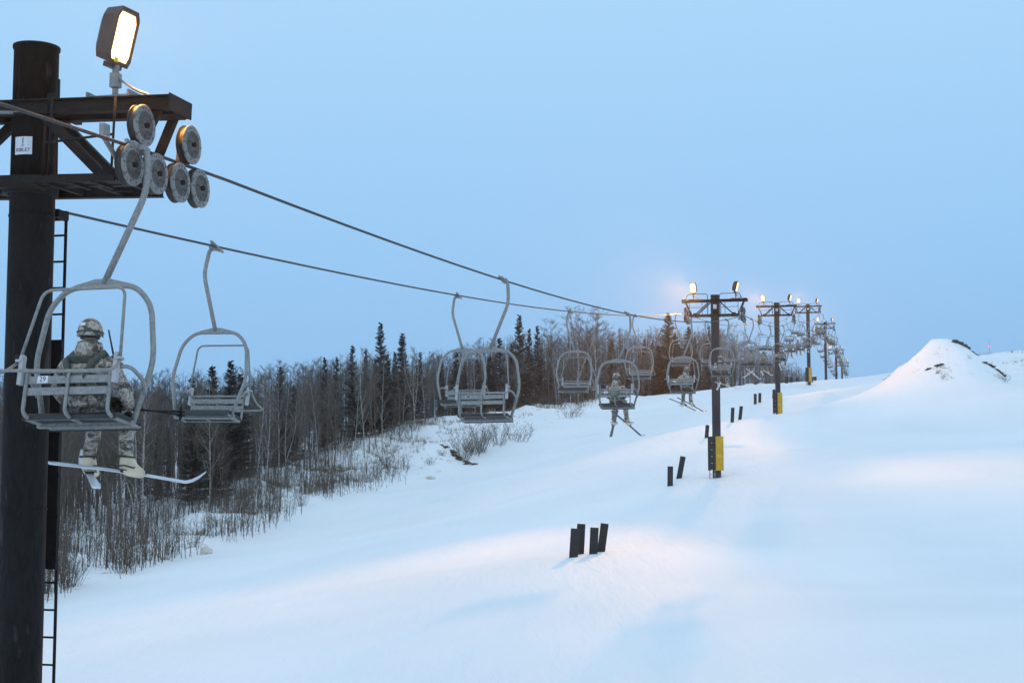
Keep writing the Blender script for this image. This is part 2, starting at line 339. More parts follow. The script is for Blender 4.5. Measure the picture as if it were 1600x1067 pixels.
# ------------------------------------------------------------------ towers
def sheave_parts(par, side, zr, ymap):
    """six wheels round the rope at local x=side*1.45 ; returns nothing"""
    sx=side*1.45
    proto=None
    for (ly,lz) in ymap:
        m=MB()
        a=(1,0,0)
        # rim with rope groove, web with holes ring, hub
        m.lathe([(.10,-.042),(.185,-.046),(.195,-.040),(.195,-.03)],(0,0,0),a,28,0)
        m.lathe([(.195,-.028),(.178,-.018),(.178,.018),(.195,.028)],(0,0,0),a,28,0)
        m.lathe([(.195,.028),(.195,.040),(.185,.046),(.135,.046)],(0,0,0),a,28,1); m.lathe([(.135,.046),(.124,.018),(.055,.014),(.05,.046),(.0,.046)],(0,0,0),a,28,3)
        m.lathe([(.10,-.042),(.05,-.03),(.05,-.06),(0,-.06)],(0,0,0),a,28,1)
        for k in range(10):
            t=2*math.pi*k/10; m.lathe([(.0,.0475),(.011,.0475)],(0,math.cos(t)*.16,math.sin(t)*.16),a,8,2,False)
        if proto is None:
            o=m.build('sheave',[M['rubber'],M['sheave'],M['ink'],M['sheavedark']],par); proto=o
            hb=MB(); hb.lathe([(.0,.085),(.018,.085),(.026,.075),(.026,-.09),(.0,-.09)],(0,0,0),(1,0,0),12,0)
            hub=hb.build('axle_cap',M['steel'],o)
        else:
            o=proto.copy(); COL.objects.link(o); h=hub.copy(); COL.objects.link(h); h.parent=o
        o.location=(sx,ly,lz)
        if side<0: o.rotation_euler=(0,0,math.pi)
    # rocker arms on the inner side
    m=MB(); xi=sx-side*.10
    lo=[p for p in ymap if p[1]<zr]; up=[p for p in ymap if p[1]>=zr]
    def pl(a,b,w=.07,x=xi): m.bar((x,a[0],a[1]),(x,b[0],b[1]),.03,w)
    pl(lo[0],lo[1]); pl(lo[2],lo[3])
    mid1=((lo[0][0]+lo[1][0])/2,(lo[0][1]+lo[1][1])/2-.02); mid2=((lo[2][0]+lo[3][0])/2,(lo[2][1]+lo[3][1])/2-.02)
    x2=xi-side*.05
    pl(mid1,mid2,.10,x2)
    for i,u in enumerate(up):
        c=mid1 if i==0 else mid2
        m.tube(bend([(x2,c[0]+.05,c[1]),(x2,c[0]+.12,u[1]+.06),(xi,u[0]+.02,u[1])],.12,4),.032,8)
        m.box((xi+side*.02,u[0]+.0,u[1]),(.07,.09,.10))
    c0=((mid1[0]+mid2[0])/2,(mid1[1]+mid2[1])/2)
    m.tube([(x2-side*.02,c0[0],c0[1]),(side*1.18,c0[0],c0[1]+.02)],.05,10)
    for u in (mid1,mid2): m.tube([(x2-side*.05,u[0],u[1]),(xi+side*.03,u[0],u[1])],.028,8)
    m.box((xi+side*.02,ymap[0][0]-.30,zr+.02),(.05,.10,.13)); m.bar((xi,ymap[0][0]-.30,zr-.01),(xi,ymap[0][0],ymap[0][1]+.02),.02,.05)
    m.build('rocker_arm',M['galv'],par)
def lamp_part(par, loc, yaw, tilt, scale=1.0, power=1500, cone=165, aim=None):
    """floodlight: head aims along its local +y"""
    m=MB()
    # tapering hexagonal body: front frame is large, back smaller
    pf=[(-.13,-.27),(.13,-.27),(.16,-.20),(.16,.19),(.12,.27),(-.12,.27),(-.16,.19),(-.16,-.20)]
    ring=lambda k,y:[(a*k,y,b*k) for a,b in pf]
    vs=ring(.62,-.14)+ring(.9,-.09)+ring(1.0,.05)+ring(1.04,.10)+ring(.90,.10)+ring(.86,.085)
    fs=[]
    for i in range(5):
        for j in range(8): fs.append((i*8+j,i*8+(j+1)%8,(i+1)*8+(j+1)%8,(i+1)*8+j))
    fs.append(tuple(range(7,-1,-1)))
    m.add(vs,fs); m.box((0,.03,-.29),(.16,.10,.05))
    o=m.build('floodlight',M['housing'],par,loc); o.rotation_euler=(tilt,0,yaw); o.scale=(scale,)*3
    g=MB(); g.add([(a*.86,.086,b*.86) for a,b in pf],[tuple(range(8))][:1]); g.add([(a*.86,.080,b*.86) for a,b in pf],[tuple(range(7,-1,-1))])
    g.build('lamp_glass',M['lens'],o)
    k=MB(); k.box((.06,.108,-.235),(.05,.004,.045)); k.build('sticker',M['sticker'],o)
    br=MB(); br.tube([(loc[0],loc[1],loc[2]-.29*scale),(loc[0],loc[1],loc[2]-.38*scale)],.035*scale,8); br.box((loc[0],loc[1],loc[2]-.44*scale),(.085,.085,.14)); br.tube([(loc[0],loc[1],loc[2]-.50*scale),(loc[0],loc[1],loc[2]-.60)],.03,8)
    br.box((loc[0],loc[1],loc[2]-.605),(.46,.14,.02)); br.box((loc[0]-.22,loc[1],loc[2]-.62),(.02,.3,.09)); br.box((loc[0]+.22,loc[1],loc[2]-.62),(.02,.3,.09))
    br.tube(bend([(loc[0]+.03,loc[1],loc[2]-.42),(loc[0]+.22,loc[1],loc[2]-.55),(loc[0]+.36,loc[1],loc[2]-.60),(loc[0]+.38,loc[1],loc[2]-.66)],.08),.013,6)
    br.build('lamp_bracket',M['galv'],par)
    ld=bpy.data.lights.new('floodlight_beam','SPOT'); ld.energy=power; ld.color=(1,.43,.08); ld.spot_size=R(cone); ld.spot_blend=1; ld.shadow_soft_size=.3
    lo=bpy.data.objects.new('floodlight_beam',ld); COL.objects.link(lo); lo.parent=o; lo.location=(0,.14,0); lo.rotation_euler=(R(90)+(aim or 0),0,0)
    return o
def make_tower(pos, base_z, top, beam, chord, zr, mp, number, near=False, pads=True, power=1500):
    """heights are absolute, tower frame: x across, y uphill"""
    t=empty('lift_tower',(pos.x,pos.y,base_z),(0,0,-TH)); b=lambda z:z-base_z
    r=.215
    top,beam,chord,zr=b(top),b(beam),b(chord),b(zr)
    m=MB(); m.lathe([(r*1.0,-1.2),(r,top*.38),(r*1.0,top*.38)],(0,0,0),(0,0,1),40)
    m.lathe([(r,top*.38),(r,top-.03),(r+.012,top-.03),(r+.012,top),(0,top+.004)],(0,0,0),(0,0,1),40)
    for zz in (chord-.30,top*.3,top*.52): m.lathe([(r,zz-.012),(r+.006,zz-.01),(r+.006,zz+.01),(r,zz+.012)],(0,0,0),(0,0,1),40)
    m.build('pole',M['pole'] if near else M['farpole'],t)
    m=MB()
    yf=-r-.05; w_=1. if near else .62
    yb=.06 if near else r+.05
    for yy in (yf,yb):
        m.box((0,yy,beam),(3.3,.06,.14*w_)); m.box((0,yy-.03,beam+.064*w_),(3.3,.09,.012)); m.box((0,yy-.03,beam-.064*w_),(3.3,.09,.012))
    for s in(-1,1):
        m.box((s*1.655,(yf+yb)/2-.03,beam),(.012,yb-yf+.12,.16)); m.box((s*1.56,(yf+yb)/2,beam+.076),(.2,yb-yf+.02,.01)); m.box((s*1.5,(yf+yb)/2,beam-.085*w_),(.28,yb-yf-.08,.02))
        m.box((s*.33,0,beam),(.07,2*r+.1,.1))
    m.build('crossarm',M['steel'],t)
    m=MB()
    for yy in (yf-.03,r+.08):
        m.box((0,yy,chord),(2.55,.05,.11*w_)); m.box((0,yy,chord-.062),(2.55,.09,.01))
    for s in(-1,1):
        for xx in(.42,.85,1.24): m.box((s*xx,.0,chord-.02),(.05,2*r+.16,.06))
        m.box((s*.8,-.44,chord-.05),(.95,.30,.02)); m.box((s*.8,-.60,chord-.05),(.95,.03,.06)); m.bar((s*.30,-r,chord-.05),(s*.42,-.60,chord-.06),.04,.06)
        for xx in (.55,.80,1.05): m.box((s*xx,-.42,chord-.075),(.04,.36,.03))
    m.lathe([(r,chord-.09),(r+.05,chord-.09),(r+.05,chord+.07),(r,chord+.07)],(0,0,0),(0,0,1),32)
    m.build('walkway',M['steel'],t)
    for s in(-1,1):
        for yy in (yf,yb):
            m=MB(); m.bar((s*.26,yy,beam-.06),(s*.98,yy,chord+.02),.07*w_,.09*w_); m.box((s*.98,yy,chord+.03),(.2,.02,.16)); m.build('diagonal_brace',M['steel'],t)
            m=MB(); yy=yy if yy<0 else (.12 if near else yy); m.bar((s*1.50,min(yy,.05),beam-.05),(s*1.20,yy,chord+.02),.06*w_,.08*w_); m.build('end_strut',M['steel'],t)
        m=MB(); q=.012; yy=-.60
        for xx in (.34,.58,1.24): m.tube([(s*xx,yy if xx!=.34 else yf-.06,chord-.05),(s*xx,yy if xx!=.34 else yf-.06,beam+(0 if near else .05))],q,6)
        m.tube([(s*.34,yf-.06,(beam+chord)/2),(s*1.24,yy,(beam+chord)/2)],q,6)
        if not near: m.tube(bend([(s*.30,yy,chord),(s*.30,yy,beam+.30),(s*1.32,yy,beam+.30),(s*1.42,yy,beam+.05)],.14),.018,6)
        m.build('handrail',M['steel'],t)
        sheave_parts(t,s,zr,[(a,b(z)) for a,z in mp])
    if near:
        for c_ in t.children:
            if c_.name.split('.')[0] in ('crossarm','walkway','diagonal_brace','end_strut','handrail'):
                c_.matrix_local=Matrix.Translation((0,0,beam))@Matrix.Rotation(R(1.9),4,'Y')@Matrix.Translation((0,0,-beam))
    if near:
        m=MB(); m.box((.42,yf,beam+.16),(.03,.03,.20)); m.box((.36,yf,beam+.10),(.09,.03,.05)); m.build('mounting_lug',M['steel'],t)
    # number sign on the downhill face, bent round the pole
    m=MB(); rr=r+.006; vs=[]; fs=[]; h=.088 if near else .11
    sz=b(number[1]); az0=number[2]
    for k in range(7):
        a=az0+(k/6-.5)*.82
        vs+= [(math.sin(a)*rr,-math.cos(a)*rr,sz-h),(math.sin(a)*rr,-math.cos(a)*rr,sz+h)]
    for k in range(6): fs.append((k*2,k*2+2,k*2+3,k*2+1))
    m.add(vs,fs,0,True); sign=m.build('number_sign',M['plate'],t)
    def bent(name,s_,size,dz):
        o=text_mesh(name,s_,size,M['ink'],sign,Matrix.Identity(4),.0)
        for v in o.data.vertices:
            a=az0+v.co.x/rr; zz=v.co.y
            v.co=Vector((math.sin(a)*(rr+.003),-math.cos(a)*(rr+.003),sz+dz+zz))
    if number[0]:
        bent('tower_number',number[0],.085,.045); bent('maker_name','RIBLET',.050 if near else .054,-.045)
        if near:
            g=MB(); a=az0; g.tube([(math.sin(a-.06)*(rr+.003),-math.cos(a-.06)*(rr+.003),sz-.005),(math.sin(a)*(rr+.003),-math.cos(a)*(rr+.003),sz+.008),(math.sin(a+.06)*(rr+.003),-math.cos(a+.06)*(rr+.003),sz-.005)],.0025,4); g.build('sign_mark',M['ink'],sign)
    # cables clipped to the pole
    m=MB(); m.tube([(r+.03,-.06,chord),(r+.035,-.06,beam)],.012,6); m.tube([(r+.07,-.03,chord),(r+.06,-.03,beam-.05)],.008,6); m.build('conduit',M['steel'],t)
    # ladder on the uphill side
    m=MB(); ly=.34; lt=b(number[3]); 
    for s in(-1,1): m.tube([(s*.165,ly,.4),(s*.165,ly,lt)],.016,6)
    k=.5
    while k<lt: m.tube([(-.165,ly,k),(.165,ly,k)],.011,6); k+=.265
    m.box((0,ly,lt),(.36,.05,.09)); m.bar((.17,ly,lt-.02),(.17,r-.05,lt-.0),.04,.08); m.bar((-.17,ly,lt-.02),(-.17,r-.05,lt-.0),.04,.08)
    m.build('ladder',M['steel'],t)
    if near:
        m=MB(); z0=P(70,889,13.95).z; z1=P(80,531,13.95).z
        m.box((0,ly-.03,b((z0+z1)/2)),(.37,.05,z1-z0)); 
        for zz in np.linspace(b(z0)+.1,b(z1)-.1,6): m.box((0,ly-.06,zz),(.40,.012,.05))
        m.build('climb_guard',M['steel'],t)
    if pads:
        m=MB()
        for k in range(5): m.box((-.19,-.30+.003*(k%2),.55+k*.34),(.36,.16+.01*(k%2),.325))
        m.box((-.36,-.02,1.2),(.10,.62,1.7)); m.build('black_pad',M['pad'],t)
        m=MB(); vs=[]; nn=8; prof=[]
        for k in range(nn+1):
            a=-.9+k/nn*1.5; prof.append((math.sin(a+.6)*.36+.03,-math.cos(a+.6)*.36))
        for k,(xx,yy) in enumerate(prof): vs+=[(xx,yy,.35),(xx,yy,2.08),(xx*.72,yy*.72,.35),(xx*.72,yy*.72,2.08)]
        fs=[]
        for k in range(nn):
            a_=k*4; c_=a_+4; fs+=[(a_,c_,c_+1,a_+1),(a_+2,a_+3,c_+3,c_+2),(a_+1,c_+1,c_+3,a_+3),(a_,a_+2,c_+2,c_)]
        fs+=[(0,1,3,2),(nn*4,nn*4+2,nn*4+3,nn*4+1)]
        m.add(vs,fs); m.build('yellow_pad',M['yellow'],t)
        m=MB()
        for xx in(-.32,-.06): m.bar((xx,-.36,.38),(xx,-.36,-.2),.04,.04)
        m.bar((-.35,-.36,.16),(0,-.36,.16),.03,.03); m.build('pad_legs',M['galv'],t)
    # floodlights
    if near: lamp_part(t,(.93,-.08,beam+.70),R(-97),R(-14),power=power); lamp_part(t,(-.93,-.08,beam+.70),R(168),R(-16),power=300)
    else:
        lamp_part(t,(1.08,-.08,beam+.70),R(-100),R(-14),power=power*.20,cone=112,aim=R(-5))
        lamp_part(t,(-1.08,-.08,beam+.70),R(164) if pos.y<150 else R(178),R(-14),power=power,cone=60,aim=R(-1.5))
    return t
def center(d): return Vector((xup(d)-GA,d,0))
def trainmap(zr): return [(-.69,zr-.20),(-.23,zr-.215),(.22,zr-.225),(.64,zr-.215),(-.49,zr+.21),(.44,zr+.20)]
# first tower, measured wheel by wheel
def zat(px,py,ly): 
    q=center(13.7)+RT*1.45+UP*ly; return P(px,py,q.y).z
mp1=[(-.69,zat(207,258,-.69)),(-.23,zat(243,272,-.23)),(.22,zat(278,286,.22)),(.64,zat(311,295,.64)),(-.49,zat(223,197,-.49)),(.44,zat(295,227,.44))]
c1=center(13.7)
t1=make_tower(c1,-5.4,P(48,74,13.7).z,P(90,176,13.6).z,P(60,289,13.6).z,zr_up[0],mp1,('1',P(27,228,13.5).z,.10,P(95,335,13.9).z),near=True,pads=False,power=1800)
tag(t1,'massive dark steel lift tower numbered 1, nearest the viewer, with ladder and one glowing floodlight','lift tower',group='lift towers')
labs=['steel lift tower with black and yellow foot pads, second after the big near tower',
 'lift tower third from the near end, its yellow pad half buried in the snow rise',
 'fourth lift tower, small, red-lit mast against the sky with a yellow foot pad',
 'fifth lift tower on the crest, dark post among crowded chairs',
 'sixth lift tower, tiny, beyond the crest behind crowded chairs',
 'last and smallest lift tower at the end of the line']
tows=[t1]
for i,d in enumerate(TW[1:]):
    c=center(d); top=[P(1119,461,72).z,P(1215,473,116.6).z,P(1264,475,170).z,P(1290,503,226).z,22.6,23.2][i]
    gz=h1(c.x,c.y)
    zr=zr_up[i+1]
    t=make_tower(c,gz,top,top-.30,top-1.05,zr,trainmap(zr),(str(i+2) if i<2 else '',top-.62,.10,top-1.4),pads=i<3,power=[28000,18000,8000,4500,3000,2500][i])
    tag(t,labs[i],'lift tower',group='lift towers'); tows.append(t)
# grey line from the near tower towards the loading station
m=MB(); a=c1+Vector((-.02,-.24,P(64,178,13.5).z)); m.tube([a,a+Vector((-.3,-.25,-.06)),a+Vector((-1.6,-1.6,-.22)),a+Vector((-4,-4.2,-.75))],.018,8)
o=m.build('signal_cable',M['greycable']); tag(o,'pale grey signal cable tied to the near tower post above its sign','cable')

# ------------------------------------------------------------------ chairs
CX=-.17
def make_chair():
    t=empty('lift_chair'); BY=-.06
    m=MB(); m.tube(bend([(.01,0,-.02),(.11,0,-.05),(.14,0,-.44),(CX+.015,BY,-1.31)],.14,6),.031,10); m.build('hanger',M['galv'],t)
    m=MB(); m.box((.02,0,.0),(.05,.26,.05)); m.box((.06,.0,-.015),(.08,.12,.05)); m.tube([(-.0,-.2,0),(.0,.2,0)],.021,8); m.build('grip',M['galv'],t)
    z0=-1.34
    m=MB(); pts=bend([(CX-.44,BY,-2.59),(CX-.585,BY,-2.04),(CX-.51,BY,-1.53),(CX-.33,BY,z0),(CX+.33,BY,z0),(CX+.51,BY,-1.53),(CX+.585,BY,-2.04),(CX+.44,BY,-2.59)],.13,6)
    m.tube(pts,.0255,10); m.build('bail',M['galv'],t)
    m=MB(); vs=[]
    for y in(BY-.012,BY+.012): vs+=[(CX-.27,y,z0+.02),(CX+.27,y,z0+.02),(CX+.07,y,z0+.070),(CX-.07,y,z0+.070)]
    m.add(vs,[(0,1,2,3),(7,6,5,4),(0,4,5,1),(1,5,6,2),(2,6,7,3),(3,7,4,0)]); m.build('gusset',M['galv'],t)
    m=MB(); vs=[]; xw=.45
    ysz=[(.08,-2.59),(.05,-2.545),(-.16,-2.555),(-.34,-2.55),(-.37,-2.575)]
    for x in(-xw,xw): vs+=[(CX+x,y,z) for y,z in ysz]+[(CX+x,y,z-.04) for y,z in reversed(ysz)]
    k=10; m.add(vs,[tuple(range(k-1,-1,-1)),tuple(range(k,2*k))]+[(j,(j+1)%k,k+(j+1)%k,k+j) for j in range(k)]); m.build('seat_pad',M['seat'],t)
    m=MB(); m.bar((CX-.465,BY-.035,-2.605),(CX+.465,BY-.035,-2.605),.05,.055)
    for s_ in(-1,1): m.tube([(CX+s_*.43,-.36,-2.60),(CX+s_*.43,.06,-2.605)],.016,6)
    m.tube([(CX-.45,.06,-2.605),(CX+.45,.06,-2.605)],.014,6); m.tube([(CX-.44,-.35,-2.60),(CX+.44,-.35,-2.60)],.014,6); m.build('seat_frame',M['galv'],t)
    for z in (-2.275,-2.375):
        m=MB(); m.box((CX,-.42,z),(.82,.018,.066)); m.build('back_slat',M['galv'],t)
    m=MB(); m.tube([(CX-.43,-.42,-2.20),(CX+.43,-.42,-2.20)],.017,8); m.build('top_rail',M['galv'],t)
    for x in(-.405,0,.405):
        m=MB(); m.tube(bend([(CX+x,-.435,-2.20),(CX+x,-.44,-2.56),(CX+x+.01,-.36,-2.60),(CX+x+.02,-.18,-2.605)],.08),.017,8); m.build('back_support',M['galv'],t)
    for s in(-1,1):
        m=MB(); m.tube(bend([(CX+s*.46,-.42,-2.17),(CX+s*.51,-.30,-2.15),(CX+s*.55,-.13,-2.24),(CX+s*.53,BY,-2.34)],.14),.018,8); m.build('armrest',M['galv'],t)
        m=MB(); m.lathe([(0,-.015),(.036,-.015),(.040,0),(.036,.015),(0,.015)],(CX+s*.455,-.45,-2.09),(1,0,0),14); m.box((CX+s*.455,-.45,-2.20),(.04,.05,.24)); m.box((CX+s*.48,-.45,-2.11),(.05,.075,.022)); m.build('pivot_plate',M['palegalv'],t)
    m=MB(); m.tube(bend([(CX-.485,-.45,-2.11),(CX-.40,-.34,-1.44),(CX+.40,-.34,-1.44),(CX+.485,-.45,-2.11)],.10),.014,8); m.build('restraint_bar',M['galv'],t)
    m=MB(); m.tube(bend([(CX-.50,-.45,-2.12),(CX-.53,-.60,-2.25),(CX-.56,-.84,-2.28),(CX+.44,-.84,-2.31),(CX+.51,-.60,-2.25),(CX+.50,-.45,-2.12)],.10),.014,8); m.build('footrest_bar',M['galv'],t)
    return t
proto=make_chair()
TILT=R(10)
def place_chair(o, p, up, tilt, sway=0):
    o.rotation_mode='QUATERNION'
    th=-TH if up else math.pi-TH
    # +y is where riders face; the chair's foot trails downhill
    Mr=Matrix.Rotation(th,3,'Z')@Matrix.Rotation(-tilt if up else tilt,3,'X')@Matrix.Rotation(sway,3,'Y')
    o.location=p; o.rotation_quaternion=Mr.to_quaternion(); return Mr
ordw=['first','second','third','fourth','fifth','sixth','seventh','eighth','ninth','tenth','eleventh','twelfth']
upd=[12.8+12.6*k for k in range(26)]; dnd=[20.75+12.1*k for k in range(26)]
up_lab={0:'big galvanised double chair in front of the near tower, plate numbered 29, carrying a soldier',
 1:'empty double chair on the uphill cable, overlapping another empty chair, plate 24',
 2:'double chair with a soldier seen from behind above the snow, skis crossed below',
 3:'double chair with a soldier leaning to one side, small yellow dot under the backrest',
 4:'double chair with a soldier passing just in front of the second tower post',
 5:'double chair with a soldier just beyond the second tower post',
 6:'double chair with a soldier between the second and third tower posts',
 7:'double chair with a soldier right behind the third tower post',
 8:'double chair with a soldier just past the third tower, against the sky'}
dn_lab={0:'empty double chair facing the viewer beside the near tower, black seat pad visible',
 1:'empty double chair facing the viewer, seen through the frame of the one numbered 24',
 2:'empty double chair hanging before the dark wood, alone between two pairs',
 3:'empty double chair partly hidden behind the soldier with crossed skis',
 4:'empty double chair above the leaning soldier, before the tall spruce',
 5:'empty double chair partly hidden by the second tower post',
 6:'empty double chair just beyond the second tower post',
 7:'empty double chair between second and third towers'}
chair_mats={}
used=False
def new_chair():
    global used
    if not used: used=True; return proto
    return copy_tree(proto)
for k,d in enumerate(upd):
    if d>325: break
    o=new_chair(); tl=TILT+rnd.uniform(-.02,.02); p=rope_up(d)
    chair_mats[k]=(p,place_chair(o,p,True,tl,rnd.uniform(-.015,.015)))
    if k in up_lab: tag(o,up_lab[k],'chairlift chair','chairs on the ski lift')
    elif d<170: tag(o,'small double chair with a soldier between the third and fourth lift towers','chairlift chair','occupied chairs between third and fourth towers')
    elif d<228: tag(o,'tiny occupied double chair between the fourth and fifth lift towers','chairlift chair','occupied chairs between fourth and fifth towers')
    else: tag(o,'tiny occupied double chair beyond the fifth lift tower','chairlift chair','occupied chairs beyond the fifth tower')
    if k in (0,1):
        pl=MB(); pl.box((CX-.25,-.4315,-2.272),(.10,.004,.062)); q=pl.build('number_plate',M['plate'],o)
        MM=Matrix.Translation((CX-.25,-.4345,-2.272))@Matrix.Rotation(R(90),4,'X')
        text_mesh('chair_number','29' if k==0 else '24',.062,M['ink'],q,MM,.0005)
for k,d in enumerate(dnd):
    if d>325: break
    o=new_chair(); place_chair(o,rope_dn(d),False,TILT+R(4)+rnd.uniform(-.03,.02),rnd.uniform(-.015,.015))
    if k in dn_lab: tag(o,dn_lab[k],'chairlift chair','chairs on the ski lift')
    elif d<170: tag(o,'small empty double chair between the third and fourth lift towers','chairlift chair','empty chairs between third and fourth towers')
    elif d<228: tag(o,'tiny empty double chair between the fourth and fifth lift towers','chairlift chair','empty chairs between fourth and fifth towers')
    else: tag(o,'tiny empty double chair beyond the fifth lift tower','chairlift chair','empty chairs beyond the fifth tower')

# ------------------------------------------------------------------ people
def skin_mesh(name, nodes, edges, root, sub=2):
    me=bpy.data.meshes.new(name); me.from_pydata([n_[0] for n_ in nodes],edges,[]); o=bpy.data.objects.new('tmp_skin',me); COL.objects.link(o)
    md=o.modifiers.new('skin','SKIN'); md.use_smooth_shade=True
    for i,n_ in enumerate(nodes):
        v=me.skin_vertices[0].data[i]; r_=n_[1]; v.radius=(r_,r_) if not isinstance(r_,tuple) else r_; v.use_root=(i==root)
    ss=o.modifiers.new('sub','SUBSURF'); ss.levels=sub; ss.render_levels=sub
    dg=bpy.context.evaluated_depsgraph_get(); out=bpy.data.meshes.new_from_object(o.evaluated_get(dg)); bpy.data.objects.remove(o); out.name=name
    return out
def obj_from(name, me, mats, parent=None):
    me.materials.clear()
    for m_ in (mats if isinstance(mats,(list,tuple)) else [mats]): me.materials.append(m_)
    for p_ in me.polygons: p_.use_smooth=True
    o=bpy.data.objects.new(name,me); COL.objects.link(o)
    if parent is not None: o.parent=parent
    return o
def glove_mesh():
    nodes=[((0,0,0),.030),((0,.045,-.004),(.036,.020)),((0,.085,-.006),(.036,.018))]; ed=[(0,1),(1,2)]
    for i,(fx,L) in enumerate(((-.030,.060),(-.010,.070),(.011,.066),(.030,.052))):
        b=len(nodes); nodes+= [((fx,.105,-.008),.011),((fx*1.05,.105+L*.42,-.016),.0105),((fx*1.05,.105+L*.62,-.042),.010),((fx*1.02,.105+L*.45,-.066),.009)]
        ed+=[(2,b),(b,b+1),(b+1,b+2),(b+2,b+3)]
    b=len(nodes); nodes+=[((-.036,.045,-.012),.013),((-.052,.078,-.030),.012),((-.045,.102,-.046),.010)]; ed+=[(1,b),(b,b+1),(b+1,b+2)]
    return skin_mesh('glove',nodes,ed,0,2)
GL=glove_mesh()
def make_person(pose, seed):
    """origin: on the seat under the hips, +y forward. pose holds elbows, wrists, knees, ankles, head turn"""
    t=empty('person'); g=pose
    N=[((0,0,.13),.165),((0,-.03,.28),.170),((0,-.045,.41),.190),((0,-.03,.50),.150),((g['lean'],.0,.62),.062),((g['lean']*1.2,.02,.70),.07),((g['lean']*1.3,.03,.78),.085)]
    E=[(0,1),(1,2),(2,3),(3,4),(4,5),(5,6)]
    for s,k in((-1,'L'),(1,'R')):
        b=len(N); sh=(s*.205,-.03,.475); el=g['el'+k]; wr=g['wr'+k]
        N+= [(sh,.108),(tuple((Vector(sh)+Vector(el))/2+Vector((s*.01,-.01,0))),.092),(el,.074),(tuple((Vector(el)+Vector(wr))/2),.066),(wr,.05)]
        E+= [(2,b),(b,b+1),(b+1,b+2),(b+2,b+3),(b+3,b+4)]
        b=len(N); hp=(s*.10,.04,.10); kn=g['kn'+k]; an=g['an'+k]
        N+= [(hp,.110),(tuple((Vector(hp)+Vector(kn))/2),.098),(kn,.080),(tuple(Vector(kn)*.6+Vector(an)*.4),.078),(tuple(Vector(kn)*.12+Vector(an)*.88),.068),(an,.045)]
        E+= [(0,b),(b,b+1),(b+1,b+2),(b+2,b+3),(b+3,b+4),(b+4,b+5)]
    me=skin_mesh('person_body',N,E,0,2)
    body=obj_from('body',me,[M['camo'],M['skin']],t)
    for v in me.vertices:
        if v.co.z>.60 or abs(v.co.z)<0: continue
        c=v.co; q=noise.noise(c*9+Vector((seed,0,0)))*.012+noise.noise(c*22+Vector((seed,3,0)))*.006
        v.co=c+v.normal*q
    for p_ in me.polygons:
        if p_.center.z>.74: p_.material_index=1
    hx=g['lean']*1.3; hd=empty('tmp')
    bpy.data.objects.remove(hd)
    Hc=Vector((hx,.03,.785)); HR=Matrix.Rotation(g['turn'],4,'Z')@Matrix.Rotation(g.get('nod',-.05),4,'X')
    # helmet: dome flared low at the back, brim in front
    m=MB(); nn=28; rows=9; vs=[]; fs=[]
    for i in range(rows+1):
        e=i/rows*R(104)
        for j in range(nn):
            a=2*math.pi*j/nn; fr=math.cos(a-math.pi/2)
            rr_=math.sin(e); zz=math.cos(e)
            x_=math.cos(a)*rr_*.112; y_=math.sin(a)*rr_*.134; z_=zz*.122
            if i>=rows-1:
                fl=1.05 if i==rows-1 else 1.10; x_*=fl; y_*=fl
                if fr>.5: z_+=.030
                if fr<-.2: z_-=.030*min(1,(-fr-.2)*2)
                if abs(fr)<.5: z_-=.018
            vs.append((x_,y_,z_))
    for i in range(rows):
        for j in range(nn): fs.append((i*nn+j,i*nn+(j+1)%nn,(i+1)*nn+(j+1)%nn,(i+1)*nn+j))
    b0=len(vs); vs+= [(a_*.90,b_*.90,c_+.01) for a_,b_,c_ in vs[rows*nn:(rows+1)*nn]]
    for j in range(nn): fs.append((rows*nn+j,rows*nn+(j+1)%nn,b0+(j+1)%nn,b0+j))
    m.add(vs,fs,0,True)
    hel=m.build('helmet',M['camo'],body); hel.matrix_local=Matrix.Translation(Hc+Vector((0,0,.02)))@HR
    m=MB(); pts=[(math.cos(a)*.117,math.sin(a)*.140,-.015) for a in np.linspace(0,2*math.pi,29)[:-1]]; pts.append(pts[0]); m.tube(pts,.008,5,caps=False)
    m.box((-.048,-.128,.045),(.045,.012,.026),Matrix.Rotation(R(-20),3,'Z'),1); m.build('helmet_band',[M['vest'],M['plate']],hel)
    # head: face under the helmet
    m=MB(); vs=[]; fs=[]; nn=16
    secs=[(-.125,.035,.045),(-.11,.055,.062),(-.07,.068,.082),(-.02,.076,.092),(.04,.078,.095)]
    for z_,a_,b_ in secs:
        for j in range(nn):
            an_=2*math.pi*j/nn; x_=math.cos(an_)*a_; y_=math.sin(an_)*b_
            if y_>0 and abs(x_)<.02 and -.08<z_<.0: y_+=.018
            vs.append((x_,y_+.01,z_))
    for i in range(len(secs)-1):
        for j in range(nn): fs.append((i*nn+j,i*nn+(j+1)%nn,(i+1)*nn+(j+1)%nn,(i+1)*nn+j))
    m.add(vs,fs,0,True); 
    for s in(-1,1): m.tube([(s*.077,.0,-.055),(s*.088,-.008,-.03),(s*.078,-.0,-.005)],.010,6)
    m.tube([(0,.098,-.01),(0,.122,-.045),(0,.10,-.055)],.011,6); m.tube([(-.022,.094,-.082),(0,.099,-.080),(.022,.094,-.082)],.005,5,1)
    for s in(-1,1): m.box((s*.03,.098,-.015),(.022,.006,.008),None,2)
    for a0 in (0,):  # dark hair and chin strap below the helmet at the back
        m.lathe([(.080,-.055),(.088,-.02),(.09,.03)],(0,-.012,0),(0,0,1),16,2)
    hh=m.build('head',[M['skin'],M['strapbrown'],M['strap']],body); hh.matrix_local=Matrix.Translation(Hc)@HR
    # jacket collar standing round the neck
    m=MB(); m.lathe([(.125,.555),(.130,.60),(.120,.655),(.108,.705),(.094,.70)],(g['lean']*.7,-.005,0),(0,0,1),20); 
